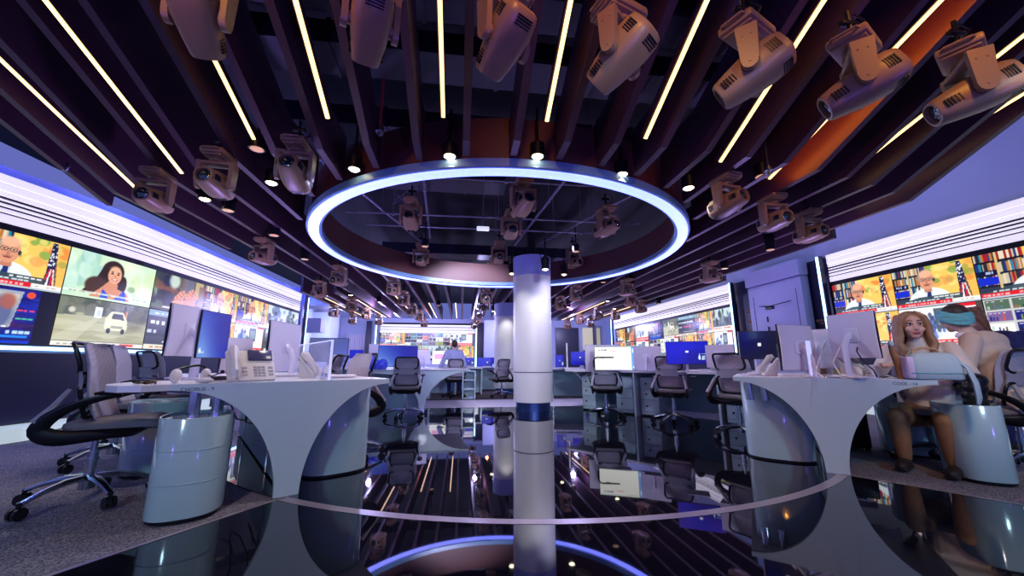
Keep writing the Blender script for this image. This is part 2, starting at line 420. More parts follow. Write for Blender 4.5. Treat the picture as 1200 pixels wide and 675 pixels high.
# ------------------------------------------------------------------ light ring
t = thing('light_ring', 'large round ceiling ring with glowing blue-white underside and brown drum', 'light ring', (RX, RY, 2.57))
b = MB(); b.ring([(2.575, .01), (2.73, .01), (2.74, .02), (2.74, .095), (2.70, .10), (2.60, .10), (2.56, .09), (2.56, .02)], 128); b.build('casing', 'ringcase', t)
b = MB(); b.ring([(2.60, -.006), (2.705, -.006), (2.715, .0), (2.715, .012), (2.59, .012), (2.59, .0)], 128); b.build('light_diffuser', 'ringlight', t)
b = MB(); b.ring([(2.60, .10), (2.70, .10), (2.70, .52), (2.60, .52)], 128); b.build('drum', 'drum', t)

# ------------------------------------------------------------------ walls
def xl(y): return -5.2 - (.055 * (7 - y) ** 2 if y < 7 else 0)
def wall_strip(b, y0, y1, z0, z1, off, side, mi=0, n=14, th=.03):
    if side == 'l': fn = lambda u, v: (xl(y0 + (y1 - y0) * u) + off, y0 + (y1 - y0) * u, z0 + (z1 - z0) * v)
    else: fn = lambda u, v: (7.5 - off, y0 + (y1 - y0) * u, z0 + (z1 - z0) * v)
    if side == 'l': b.grid(fn, n, 1, mi, th)
    else: b.grid(lambda u, v: fn(u, 1 - v), n, 1, mi, th)
b = MB(); wall_strip(b, 1.5, 13.1, 0, 3.22, -.12, 'l', n=24); struct(b.build('wall_left', 'wallwhite', fix=False))
b = MB(); b.box((-6.3, 16.9, 1.6), (.1, 7.8, 3.4)); b.box((-5.75, 13.05, 1.6), (1.2, .1, 3.4)); b.box((-4.75, 13.55, 2.95), (1.6, 1., .45)); b.box((-5.6, 14.6, 2.2), (1.2, .5, .5))
b.box((-5.9, 17.6, 1.5), (.7, 1.2, 3.)); struct(b.build('wall_left_rear', 'wallwhite', smooth=False))
b = MB(); b.box((7.66, 3, 2.1), (.1, 13., 4.4)); b.box((7.66, 14.0, 2.1), (.1, 9, 4.4)); struct(b.build('wall_right', 'wallwhite', smooth=False))
b = MB(); b.box((.6, 20.86, 1.6), (15, .1, 3.2)); struct(b.build('wall_far', 'wallwhite', smooth=False))
# louvre bands: white lit blades with black gaps
def louvres(y0, y1, side, name, n):
    b = MB(); wall_strip(b, y0, y1, 2.44, 3.05, .0, side, 0, n, .02); struct(b.build(name + '_backing', 'louvgap', fix=False))
    rows = [(2.50, 2.60, .05), (2.625, 2.665, .05), (2.695, 2.72, .05), (2.755, 2.772, .05), (2.81, 2.862, .05), (2.87, 2.955, .06), (2.968, 3.06, .06)]
    for z0, z1, off in rows:
        b = MB(); wall_strip(b, y0, y1, z0, z1, off, side, 0, n, .03); struct(b.build(name, 'louver', fix=False))
louvres(2.2, 12.85, 'l', 'trim_left_louvre', 24)
louvres(1.5, 6.68, 'r', 'trim_right_louvre', 1)
louvres(9.55, 17.9, 'r', 'trim_right_louvre', 1)
b = MB()
b.box((-1.76, 20.74, 2.68), (5., .04, .56), 0)
struct(b.build('trim_far_louvre_backing', 'louvgap', smooth=False))
for z0, z1 in ((2.43, 2.56), (2.585, 2.64), (2.665, 2.72), (2.76, 2.86)):
    b = MB(); b.box((-1.76, 20.7, (z0 + z1) / 2), (4.95, .04, z1 - z0)); struct(b.build('trim_far_louvre', 'louver', smooth=False))
# right-hand recess with the white service door
b = MB(); b.box((7.56, 8.1, 1.5), (.06, 2.9, 3.1)); struct(b.build('trim_4', 'console', smooth=False))
b = MB(); b.box((7.40, 7.98, 1.375), (.2, 1.56, 2.75), bev=.01); d = struct(b.build('door_1', 'wallwhite'))
b = MB(); b.box((7.38, 7.98, 2.95), (.24, 1.6, .36), bev=.01); struct(b.build('trim_5', 'wallwhite'))
b = MB(); b.box((7.28, 8.1, 2.16), (.07, .22, .07), bev=.01); b.tube([(7.27, 8.2, 2.2), (7.26, 8.4, 2.235), (7.27, 8.1, 2.2), (7.28, 7.5, 2.24)], .008, 6)
o = b.build('door_closer', 'monblack', d)
b = MB()
for z in (1.9, 1.66): b.box((7.285, 8.22, z), (.02, .03, .13), bev=.006)
b.build('door_handle', 'monblack', d)
b = MB()
for y in (7.35, 8.6): b.box((7.296, y, 1.3), (.006, .006, 2.4))
b.build('door_seam', 'seam', d)
for k, (y, z) in enumerate(((7.05, 1.75), (9.0, 2.2), (9.0, 1.95), (9.0, 1.7))):
    b = MB(); b.box((7.5, y, z), (.05, .2, .05), bev=.01); b.box((7.49, y - .05, z - .06), (.04, .12, .03))
    tag(b.build('equipment_shelf_item', 'copper'), ['copper-lit device in the gap right of the white service door', 'top copper-lit device in the gap left of the service door', 'middle copper-lit device in the gap left of the service door', 'lowest copper-lit device in the gap left of the service door'][k], 'device', 'devices in the door gaps')
# vertical blue-white strips at the wall ends
for k, (x, y, l) in enumerate(((7.38, 6.78, 'right video wall, near end'), (7.38, 9.46, 'right far video wall, near end'), (7.38, 18.0, 'right far video wall, far end'), (-4.42, 20.66, 'far video wall, left end'), (.78, 20.66, 'far video wall, right end'), (-5.0, 12.95, 'left video wall, far end'))):
    t = thing('vertical_light', f'upright blue-white light strip at the {l}', 'light strip', (x, y, 0), 0, 'upright light strips')
    b = MB(); b.box((0, 0, 1.53), (.09, .09, 3.06)); b.build('housing', 'console', t, smooth=False)
    b = MB()
    if k < 3: b.box((-.05, 0, 1.55), (.02, .05, 3.0), bev=.006)
    elif k < 5: b.box((0, -.05, 1.5), (.07, .02, 2.6), bev=.006)
    else: b.box((.05, 0, 2.), (.02, .03, 1.9), bev=.006)
    b.build('light_diffuser', 'blueled', t)
# low consoles and glowing base under the video walls
for side, y0, y1, nm in (('l', 2.5, 12.9, 'left'), ('r', 1.5, 6.68, 'right'), ('r', 9.55, 17.9, 'right')):
    n = 20 if side == 'l' else 1
    b = MB(); wall_strip(b, y0, y1, .16, 1.0, .1, side, 0, n, .1); struct(b.build('trim_console_' + nm, 'console', fix=False))
    b = MB(); wall_strip(b, y0, y1, 1.03, 1.075, .1, side, 0, n, .04); struct(b.build('trim_light_' + nm, 'blueled', fix=False))
    b = MB(); wall_strip(b, y0, y1, .0, .15, .42, side, 0, n, .4); struct(b.build('baseboard_' + nm, 'baseglow', fix=False))
# far room: door with pale curtain, cream column, navy alcove, lit cupboard
b = MB(); b.box((-5.3, 20.7, 1.2), (1.3, .06, 2.4)); struct(b.build('door_2', 'wallwhite', smooth=False))
b = MB(); b.grid(lambda u, v: (-5.85 + 1.1 * u, 20.62 + .03 * math.sin(u * 60), .1 + 2.2 * v), 80, 2, 0, .01)
tag(b.build('curtain', 'monwhite'), 'pale pleated curtain hanging in the far left doorway', 'curtain')
b = MB(); b.box((-4.75, 20.5, 1.5), (.24, .2, 3.0)); b.box((1.0, 20.6, 1.5), (.36, .3, 3.)); b.box((5.85, 20.72, 1.4), (1.3, .04, 2.8)); struct(b.build('trim_6', 'console', smooth=False))
b = MB(); b.box((1.62, 19.6, 1.5), (.95, .5, 3.)); struct(b.build('wall_cream_pier', 'wallwhite', smooth=False))
b = MB(); b.box((7.25, 20.72, 2.2), (1.0, .05, 1.2)); struct(b.build('window_1', 'yellow', smooth=False))
b = MB(); b.box((7.25, 20.7, .8), (1.0, .05, 1.5)); b.box((7.0, 19.5, 1.4), (.1, .3, 2.8)); struct(b.build('trim_7', 'seam', smooth=False))

# ------------------------------------------------------------------ columns
def column(x, y, top, label, r=.375):
    t = thing('round_column', label, 'column', (x, y, 0)); 
    b = MB(); b.lathe([(r * .87, 0), (r * .87, .165)], 64); b.build('plinth', 'plinth', t)
    b = MB(); b.lathe([(r * .86, .16), (r, .16), (r, .69), (r - .012, .695), (r - .012, .707), (r, .712), (r, 1.80), (r - .004, 1.803), (r, 1.806), (r, top - .39)], 64); b.build('shaft', 'column', t)
    b = MB(); b.lathe([(r - .012, .691), (r - .007, .697), (r - .007, .705), (r - .012, .711)], 64); b.build('seam', 'seam', t)
    b = MB(); b.lathe([(r + .004, top - .395), (r + .004, top), (0, top)], 64); b.build('head_band', 'columnband', t)
    b = MB(); b.lathe([(.08, top), (.08, 4.4)], 16); b.build('riser', 'void', t)
column(1.385, 7.40, 2.96, 'nearer white round column with blue steel plinth on the glossy floor')
column(1.33, 11.35, 2.62, 'farther white round column, half hidden behind the nearer one', .36)

# ------------------------------------------------------------------ display pictures (painted per vertex of the display's own mesh)
class Pic:
    def __init__(s, nu, nv, bg, ar=1.78, seed=0):
        s.nu, s.nv = nu, nv; u = np.linspace(0, 1, nu + 1); v = np.linspace(0, 1, nv + 1)
        s.U, s.V = np.meshgrid(u, v); s.ar = ar
        s.c = np.zeros(s.U.shape + (3,)); s.c[:] = bg; s.r = np.random.default_rng(seed)
    def put(s, m, col, a=1.):
        m = np.clip(m, 0, 1)[..., None] * a; s.c = s.c * (1 - m) + np.array(col) * m; return s
    def rect(s, u0, v0, u1, v1, col, a=1.):
        return s.put(((s.U >= u0) & (s.U <= u1) & (s.V >= v0) & (s.V <= v1)).astype(float), col, a)
    def ell(s, u, v, ru, rv, col, a=1., soft=.12):
        d = np.sqrt(((s.U - u) / ru) ** 2 + ((s.V - v) / rv) ** 2); return s.put((1 - d) / soft + .5, col, a)
    def poly(s, P, col, a=1.):
        m = np.zeros(s.U.shape, bool); n = len(P)
        for i in range(n):
            x0, y0 = P[i]; x1, y1 = P[(i + 1) % n]
            if y0 == y1: continue
            c = ((s.V < y0) != (s.V < y1)) & (s.U < (x1 - x0) * (s.V - y0) / (y1 - y0) + x0); m ^= c
        return s.put(m.astype(float), col, a)
    def words(s, u0, u1, v, h, col, n=6):
        w = (u1 - u0) / n
        for i in range(n):
            if s.r.random() < .88: s.rect(u0 + i * w, v - h * (.3 + .2 * s.r.random()), u0 + i * w + w * (.5 + .4 * s.r.random()), v + h * .4, col, .9)
        return s
    def blotch(s, u0, v0, u1, v1, cols, n, ru=.04, rv=.06, a=.8):
        for i in range(n):
            x = u0 + (u1 - u0) * s.r.random(); y = v0 + (v1 - v0) * s.r.random(); k = .5 + s.r.random()
            s.ell(x, y, ru * k, rv * k, cols[s.r.integers(len(cols))], a, .3)
        return s

def pic_man(nu, nv, seed=1, shift=0.):
    p = Pic(nu, nv, (.16, .2, .26), seed=seed)
    cols = [(.1, .2, .45), (.75, .7, .6), (.6, .1, .12), (.1, .5, .6), (.85, .8, .7), (.15, .15, .2), (.7, .45, .2)]
    for row in range(3):
        x = 0.
        while x < .46:
            w = .012 + .014 * p.r.random(); h = .2 + .06 * p.r.random(); p.rect(x, .28 + row * .27, x + w, .28 + row * .27 + h, cols[p.r.integers(7)]); x += w
        p.rect(0, .25 + row * .27, .46, .285 + row * .27, (.06, .06, .1))
    p.rect(0, .5, .2, .62, (.03, .06, .2)); p.words(.03, .17, .56, .06, (.7, .75, .9), 5); p.rect(0, .3, .2, .46, (.05, .15, .75))
    p.rect(.2, .2, .225, 1, (.8, .7, .45))
    p.rect(.46, 0, 1, 1, (.93, .76, .36)); p.blotch(.5, .5, .98, 1, [(.9, .45, .2), (.95, .85, .5), (.4, .6, .25), (.9, .6, .3)], 26, .05, .07, .7)
    p.poly([(.8, .12), (.93, .12), (.87, .98), (.82, .98)], (.1, .12, .28)); p.blotch(.82, .5, .88, .95, [(.92, .92, .95)], 22, .008, .014, 1)
    for k in range(4): p.poly([(.79 + k * .035, .12), (.81 + k * .035, .12), (.845 + k * .012, .45), (.835 + k * .012, .45)], (.85, .1, .12) if k % 2 == 0 else (.92, .9, .9))
    p.rect(.885, 0, 1, 1, (.95, .62, .25), .35)
    u = .44 + shift
    p.ell(u, .1, .27, .36, (.88, .92, .95), 1, .06); p.poly([(u - .05, .42), (u + .06, .42), (u + .03, .2), (u - .02, .2)], (.75, .82, .9))
    p.poly([(u - .015, .36), (u + .03, .36), (u + .045, .1), (u - .025, .1)], (.1, .16, .4))
    p.rect(u - .045, .36, u + .05, .5, (.75, .48, .36))
    p.ell(u, .66, .098, .245, (.84, .58, .45), 1, .08); p.ell(u, .82, .085, .1, (.92, .7, .57), .8, .5); p.ell(u - .095, .64, .014, .05, (.7, .42, .32)); p.ell(u + .095, .64, .014, .05, (.2, .2, .25))
    p.ell(u - .09, .74, .018, .09, (.6, .58, .56), .8)
    for s in (-1, 1):
        p.ell(u + s * .04, .675, .034, .045, (.2, .15, .15)); p.ell(u + s * .04, .675, .027, .035, (.8, .6, .5)); p.ell(u + s * .04, .675, .01, .017, (.15, .1, .1))
    p.rect(u - .012, .675, u + .012, .69, (.2, .15, .15)); p.ell(u, .6, .016, .045, (.72, .45, .34), .8); p.ell(u, .525, .035, .018, (.55, .25, .22)); p.ell(u, .55, .05, .02, (.65, .45, .38), .6)
    p.poly([(.0, .115), (.82, .115), (.82, .24), (.3, .24)], (.2, .27, .3), .92); p.words(.5, .8, .2, .035, (.95, .95, .95), 5); p.words(.12, .8, .145, .028, (.85, .88, .9), 12)
    p.rect(0, .03, .7, .115, (.85, .08, .1)); p.words(.02, .68, .07, .04, (.98, .75, .75), 16); p.rect(.7, .03, 1, .115, (.93, .9, .88)); p.words(.74, .95, .07, .03, (.5, .35, .35), 4); p.rect(0, 0, 1, .03, (.7, .75, .8))
    return p
def pic_woman(nu, nv, seed=2):
    p = Pic(nu, nv, (.78, .88, .76), seed=seed)
    p.blotch(0, .2, .35, 1, [(.85, .93, .88), (.7, .85, .78), (.5, .72, .7)], 22, .05, .16, .5); p.blotch(.55, .2, 1, 1, [(.9, .94, .82), (.8, .87, .68), (.86, .92, .84)], 22, .07, .14, .6); p.ell(.7, .35, .05, .07, (.4, .55, .3), .6, .6)
    hair = (.2, .14, .12)
    p.ell(.45, .68, .125, .25, hair, 1, .1); p.poly([(.33, .72), (.57, .7), (.6, .3), (.52, .2), (.14, .1), (.26, .35)], hair); p.ell(.3, .3, .12, .2, (.28, .19, .15), 1, .2); p.ell(.58, .42, .05, .2, hair, 1, .2)
    p.poly([(.42, .45), (.52, .45), (.53, .3), (.66, .22), (.7, .05), (.24, .05), (.36, .3)], (.82, .55, .42))
    p.ell(.475, .6, .078, .2, (.88, .64, .52), 1, .08); p.ell(.47, .73, .06, .09, (.92, .7, .58), .7, .5)
    for s in (-1, 1): p.ell(.475 + s * .034, .635, .015, .018, (.12, .08, .08)); p.ell(.475 + s * .034, .675, .022, .009, (.25, .16, .13))
    p.ell(.478, .58, .012, .03, (.75, .48, .38), .7); p.ell(.478, .505, .034, .025, (.7, .25, .25)); p.ell(.478, .508, .024, .011, (.97, .93, .9))
    p.poly([(.35, .05), (.44, .05), (.43, .14), (.37, .26)], (.12, .3, .8)); p.poly([(.5, .05), (.66, .05), (.63, .26), (.6, .28), (.56, .15)], (.12, .3, .8))
    p.rect(0, .1, .7, .145, (.93, .95, .92), .75); p.rect(.7, .06, .98, .16, (.95, .95, .93), .8); p.words(.74, .95, .12, .05, (.6, .75, .7), 4); p.words(.05, .65, .12, .02, (.6, .65, .6), 14)
    return p
def pic_van(nu, nv, seed=3):
    p = Pic(nu, nv, (.55, .56, .44), seed=seed)
    p.rect(0, .62, 1, 1, (.38, .42, .34)); p.blotch(0, .66, 1, 1, [(.3, .34, .26), (.5, .5, .42), (.25, .28, .24), (.45, .48, .4)], 60, .05, .1, .6)
    p.poly([(0, .62), (.5, .66), (1, .55), (1, 0), (0, 0)], (.68, .68, .55)); p.blotch(0, .05, 1, .55, [(.76, .76, .64), (.6, .6, .48), (.72, .7, .58)], 40, .14, .04, .6)
    p.poly([(0, .2), (.35, .6), (.4, .6), (.16, 0), (0, 0)], (.78, .78, .68), .6)
    p.rect(.34, .62, .42, .85, (.9, .93, .95)); p.rect(.36, .66, .40, .78, (.75, .8, .9)); p.ell(.12, .74, .03, .06, (.9, .9, .8), .8, .6); p.ell(.2, .66, .04, .04, (.7, .7, .55), .8, .5)
    p.rect(.66, .5, .69, .95, (.25, .22, .18)); p.ell(.78, .65, .2, .25, (.33, .33, .25), .5, .5); p.rect(.69, .68, .715, .84, (.8, .55, .3))
    p.poly([(.47, .38), (.46, .62), (.52, .8), (.66, .8), (.73, .6), (.74, .42), (.72, .36)], (.85, .85, .72)); p.poly([(.53, .64), (.545, .76), (.655, .76), (.69, .62)], (.2, .22, .18))
    p.rect(.48, .5, .53, .56, (.95, .95, .9)); p.ell(.52, .36, .025, .06, (.1, .1, .1)); p.ell(.69, .36, .025, .06, (.1, .1, .1)); p.rect(.54, .42, .68, .48, (.6, .6, .5))
    p.rect(0, .0, 1, .085, (.9, .88, .84)); p.rect(.68, .02, .86, .075, (.9, .25, .2)); p.words(.05, .6, .04, .03, (.6, .6, .58), 10); p.rect(0, .085, 1, .1, (.3, .32, .28))
    return p
def pic_hands(nu, nv, seed=4):
    p = Pic(nu, nv, (.3, .3, .25), seed=seed)
    p.blotch(0, 0, .45, 1, [(.15, .18, .22), (.3, .45, .25), (.4, .25, .12), (.12, .12, .14), (.5, .6, .5)], 30, .08, .14, .7); p.rect(.05, .55, .45, .65, (.5, .28, .12), .8); p.ell(.22, .82, .09, .16, (.1, .12, .2)); p.ell(.35, .85, .1, .2, (.85, .92, .88), .8, .5)
    p.poly([(.48, 0), (.5, 1), (.62, 1), (.6, 0)], (.45, .36, .3)); p.rect(.55, .2, .75, 1, (.42, .42, .5), .8); p.rect(.78, .5, .95, 1, (.9, .78, .5), .7); p.rect(.86, 0, 1, .9, (.5, .38, .3), .9)
    skin = (.86, .58, .4)
    p.ell(.5, .22, .16, .16, skin, 1, .2); p.ell(.7, .26, .13, .22, (.8, .5, .33), 1, .2)
    for x, y, dx, dy in ((.4, .38, .1, .22), (.46, .4, .1, .25), (.52, .38, .08, .2), (.62, .45, .06, .24), (.68, .48, .05, .27), (.74, .46, .05, .25), (.79, .4, .05, .22)):
        for t in range(8): p.ell(x + dx * t / 8, y + dy * t / 8, .026, .04, skin if t % 3 else (.72, .42, .28), 1, .3)
    p.rect(.2, .08, .45, .12, (.9, .85, .8)); p.rect(0, 0, 1, .05, (.25, .2, .2))
    return p
def pic_market(nu, nv, seed=5):
    p = Pic(nu, nv, (.18, .2, .24), seed=seed); p.rect(0, .85, 1, 1, (.5, .62, .7)); p.words(.1, .9, .92, .05, (.8, .88, .95), 8)
    p.words(.05, .9, .68, .11, (.92, .95, .97), 9); p.words(.02, .22, .45, .1, (.8, .84, .9), 2); p.words(.3, .6, .45, .1, (.85, .15, .3), 3); p.poly([(.6, .5), (.76, .5), (.68, .36)], (.95, .3, .15)); p.words(.78, 1, .45, .1, (.85, .15, .3), 2)
    p.rect(.0, .12, 1, .32, (.24, .26, .3)); p.words(.3, .9, .2, .05, (.9, .9, .9), 8); p.rect(0, 0, 1, .12, (.88, .86, .78)); p.words(.1, .9, .06, .05, (.7, .5, .4), 9)
    return p
def pic_news(nu, nv, seed=6):
    p = Pic(nu, nv, (.03, .06, .42), seed=seed); p.blotch(.5, .2, .85, 1, [(.05, .12, .6), (.1, .2, .75), (.02, .03, .3), (.3, .1, .35)], 24, .1, .06, .6)
    p.rect(.82, 0, 1, 1, (.01, .02, .12)); p.poly([(0, .32), (.6, .28), (.66, .95), (0, .97)], (.6, .64, .7)); p.poly([(0, .36), (.58, .33), (.63, .9), (0, .92)], (.75, .72, .68))
    p.ell(.2, .62, .1, .22, (.7, .48, .38), 1, .1); p.ell(.2, .78, .11, .14, (.08, .06, .06), 1, .2); p.ell(.16, .4, .17, .12, (.35, .4, .5)); p.ell(.36, .6, .06, .16, (.6, .42, .35)); p.ell(.36, .72, .07, .08, (.15, .12, .12)); p.ell(.5, .55, .1, .3, (.3, .35, .55), .9, .5); p.ell(.54, .75, .07, .14, (.65, .35, .3), .9, .5)
    p.rect(0, .0, .8, .05, (.02, .2, .75)); p.words(.05, .8, .2, .06, (.75, .9, 1.), 14); p.words(.0, .6, .3, .04, (.95, .95, .98), 9); p.rect(0, .1, .78, .14, (.1, .5, .95)); p.ell(.73, .9, .04, .06, (.95, .3, .15)); p.words(.64, .8, .6, .03, (.95, .25, .4), 3); p.words(.64, .8, .45, .03, (.3, .8, .6), 3)
    return p
def pic_page(nu, nv, seed=7):
    p = Pic(nu, nv, (.93, .93, .92), seed=seed); p.blotch(.05, .3, .55, .8, [(.3, .4, .7), (.2, .25, .4), (.6, .7, .85), (.8, .85, .9)], 36, .035, .09, .8); p.rect(.45, .45, .68, .95, (.3, .36, .42)); p.rect(.48, .55, .64, .85, (.5, .58, .62)); p.words(.1, .3, .9, .04, (.4, .45, .55), 4)
    for k in range(7): p.words(.7, .95, .88 - k * .07, .025, (.85, .6, .6), 6)
    p.rect(0, .0, .95, .06, (.85, .08, .1)); p.rect(0, .1, .95, .2, (.88, .1, .12)); p.words(.05, .9, .15, .05, (1, .8, .8), 12); p.rect(.7, .93, .95, 1, (.85, .1, .12)); p.rect(.93, 0, 1, 1, (.3, .25, .2))
    return p
def pic_grid(nu, nv, seed=8, n=4):
    p = Pic(nu, nv, (.75, .75, .75), seed=seed)
    cols = [(.05, .06, .1), (.05, .1, .45), (.7, .78, .75), (.3, .4, .3), (.85, .3, .15), (.12, .1, .14), (.45, .35, .55), (.55, .62, .3), (.9, .9, .88), (.25, .5, .6)]
    for i in range(n):
        for j in range(n):
            x, y = i / n, j / n; c = cols[p.r.integers(len(cols))]; p.rect(x + .012, y + .02, x + 1 / n - .012, y + 1 / n - .02, c)
            for k in range(5): p.rect(x + .03 + .12 / n * k, y + .04, x + .03 + .12 / n * k + .07 / n, y + (.05 + .6 * p.r.random() / n), cols[p.r.integers(len(cols))], .8)
            p.words(x + .03, x + .8 / n, y + .8 / n, .02, (.9, .9, .95), 4)
    return p
def pic_street(nu, nv, seed=9):
    p = Pic(nu, nv, (.35, .42, .5), seed=seed); p.rect(0, .55, 1, 1, (.75, .82, .85)); p.blotch(0, .2, 1, .9, [(.2, .25, .3), (.5, .58, .6), (.15, .2, .16), (.8, .8, .78), (.3, .4, .6)], 50, .05, .14, .75); p.rect(0, 0, 1, .22, (.9, .88, .86)); p.words(.05, .9, .14, .05, (.75, .3, .3), 10)
    return p
def pic_blank(nu, nv, seed=10):
    p = Pic(nu, nv, (.96, .96, .94), seed=seed); p.words(.04, .3, .86, .04, (.35, .4, .45), 5); p.rect(.36, .8, .5, .84, (.95, .75, .75)); p.rect(.82, 0, 1, 1, (.4, .62, .86)); p.rect(.86, .1, .9, .16, (.9, .95, 1)); p.rect(.86, .75, .89, .9, (.9, .95, 1)); p.rect(.6, .93, .8, .97, (.6, .75, .65)); p.rect(0, .93, .6, 1, (.9, .92, .93))
    return p
def pic_pink(nu, nv, seed=11):
    p = Pic(nu, nv, (.94, .94, .96), seed=seed); p.rect(.08, .4, .34, .75, (.92, .62, .85)); p.rect(.62, .35, .92, .7, (.93, .7, .86)); p.words(.08, .9, .88, .05, (.6, .65, .7), 8); p.words(.08, .5, .2, .05, (.6, .65, .75), 5)
    return p
def pic_blue(nu, nv, seed=12):
    p = Pic(nu, nv, (.02, .05, .62), seed=seed); p.ell(.3, .8, .6, .7, (.05, .12, .78), .6, 1.2); p.ell(.8, .2, .4, .4, (.01, .02, .4), .6, 1.)
    p.ell(.79, .27, .03, .085, (.75, .85, .98)); p.poly([(.765, .3), (.815, .3), (.79, .47)], (.75, .85, .98)); p.rect(.855, .2, .875, .36, (.8, .88, .98)); p.rect(.84, .2, .87, .23, (.8, .88, .98)); p.rect(.46, .52, .54, .6, (.9, .93, 1.)); p.rect(.9, .2, .915, .36, (.8, .88, .98)); p.rect(.89, .33, .93, .36, (.8, .88, .98)); p.words(.84, .95, .44, .03, (.7, .8, .95), 4)
    return p
def pic_bluegrad(nu, nv, seed=13):
    p = Pic(nu, nv, (.03, .07, .6), seed=seed); p.ell(.12, .0, .6, .9, (.5, .68, .85), .7, 1.5); p.ell(.9, .7, .5, .6, (.02, .04, .5), .7, 1.4)
    p.ell(.07, .14, .035, .05, (.85, .9, .8)); p.words(.1, .2, .12, .05, (.8, .85, .9), 2)
    return p
def pic_idle(nu, nv, seed=14):
    p = Pic(nu, nv, (.2, .22, .42), seed=seed); p.ell(.8, .2, .7, .9, (.35, .4, .8), .7, 1.6); p.ell(.2, .7, .5, .7, (.3, .3, .45), .6, 1.2)
    return p
def pic_dark(nu, nv, seed=15):
    p = Pic(nu, nv, (.06, .07, .17), seed=seed); p.ell(.1, .9, .5, .6, (.03, .05, .5), .5, 1.4); p.rect(.5, .47, .58, .56, (.9, .9, .95))
    return p

def display(fn, pic, name, parent):
    nu, nv = pic.nu, pic.nv
    b = MB(); b.grid(fn, nu, nv); o = b.build(name, 'screen', parent, smooth=False, fix=False)
    c = np.clip(pic.c, 0, 1); c = np.where(c <= .04045, c / 12.92, ((c + .055) / 1.055) ** 2.4)
    a = o.data.color_attributes.new('picture', 'FLOAT_COLOR', 'POINT')
    rgba = np.ones((c.shape[0] * c.shape[1], 4), np.float32); rgba[:, :3] = c.reshape(-1, 3)
    a.data.foreach_set('color', rgba.ravel())
    return o

def video_wall(name, label, cols, side, z0=1.1, zm=1.765, z1=2.42, res=(110, 62), off=.06):
    t = thing(name, label, 'video wall', (0, 0, 0))
    ys = [c[0] for c in cols] + [c[1] for c in cols]; ya, yb = min(ys), max(ys)
    b = MB()
    if side == 'f': b.box(((ya + yb) / 2, 20.72, (z0 + z1) / 2 + .02), (yb - ya + .16, .06, z1 - z0 + .24))
    else: wall_strip(b, ya - .08, yb + .06, z0 - .05, z1 + .1, off - .02, side, 0, 20 if side == 'l' else 1, .06)
    b.build('frame', 'frame', t, smooth=False, fix=(side == 'f'))
    for c in cols:
        for pic, za, zb in c[2]:
            e = .006; y0, y1 = c[0], c[1]
            if side == 'l': fn = lambda u, v, y0=y0, y1=y1, za=za, zb=zb: (xl(y0 + (y1 - y0) * (e + u * (1 - 2 * e))) + off, y0 + (y1 - y0) * (e + u * (1 - 2 * e)), za + e + (zb - za - 2 * e) * v)
            elif side == 'r': fn = lambda u, v, y0=y0, y1=y1, za=za, zb=zb: (7.5 - off, y1 + (y0 - y1) * (e + u * (1 - 2 * e)), za + e + (zb - za - 2 * e) * v)
            else: fn = lambda u, v, y0=y0, y1=y1, za=za, zb=zb: (y0 + (y1 - y0) * (e + u * (1 - 2 * e)), 20.68, za + e + (zb - za - 2 * e) * v)
            display(fn, pic, 'display', t)
    return t
lo, mi, hi = 1.1, 1.765, 2.42
def two(a, b): return [(b, lo, mi), (a, mi, hi)]
R1, R2, R3 = (128, 72), (72, 40), (44, 25)
video_wall('video_wall', 'long curved video wall along the left side with news pictures in two rows', [
    (3.5, 4.62, two(pic_street(*R2), pic_grid(*R2, 21))),
    (4.62, 5.65, two(pic_man(*R1), pic_news(*R1))), (5.65, 6.98, two(pic_woman(*R1), pic_van(*R1))), (6.98, 8.27, two(pic_hands(*R1), pic_market(*R1))),
    (8.27, 9.44, two(pic_man(*R1, 31), pic_man(*R2, 32))), (9.44, 10.84, two(pic_man(*R2, 33), pic_page(*R2, 34))), (10.84, 12.78, two(pic_street(*R2, 35), pic_street(*R2, 36)))], 'l')
video_wall('video_wall', 'near right video wall showing a bald man in glasses three times', [
    (5.56, 6.66, two(pic_man(*R1, 41), pic_man(*R1, 42))), (4.48, 5.56, two(pic_man(*R1, 43), pic_page(*R1, 44))), (3.36, 4.48, two(pic_man(*R1, 45, .12), pic_grid(*R1, 46))), (2.2, 3.36, two(pic_man(*R2, 47), pic_grid(*R2, 48)))], 'r')
yy = [9.62, 10.45, 11.3, 12.3, 13.3, 14.4, 15.6, 16.7, 17.75]
pp = [(pic_street(*R2, 51), pic_page(*R2, 52)), (pic_man(*R2, 53), pic_man(*R2, 54)), (pic_market(*R2, 55), pic_man(*R2, 56)), (pic_van(*R2, 57), pic_page(*R2, 58)), (pic_news(*R3, 59), pic_grid(*R3, 60)), (pic_page(*R3, 61), pic_page(*R3, 62)), (pic_hands(*R3, 63), pic_grid(*R3, 64)), (pic_man(*R3, 65), pic_man(*R3, 66))]
video_wall('video_wall', 'right video wall beyond the white service door', [(yy[i], yy[i + 1], two(*pp[i])) for i in range(8)], 'r')
xx = [-4.2, -2.95, -1.72, -.6, .68]
pp = [(pic_man(*R2, 71), pic_page(*R2, 72)), (pic_grid(*R2, 73), pic_grid(*R2, 74)), (pic_grid(*R2, 75, 3), pic_street(*R2, 76)), (pic_page(*R2, 77), pic_man(*R2, 78))]
video_wall('video_wall', 'video wall across the far end of the room', [(xx[i], xx[i + 1], two(*pp[i])) for i in range(4)], 'f')

def ray_z(px, py, z):
    a = at(px, py, 1.); return at(px, py, (z - EYE) / (a.z - EYE))
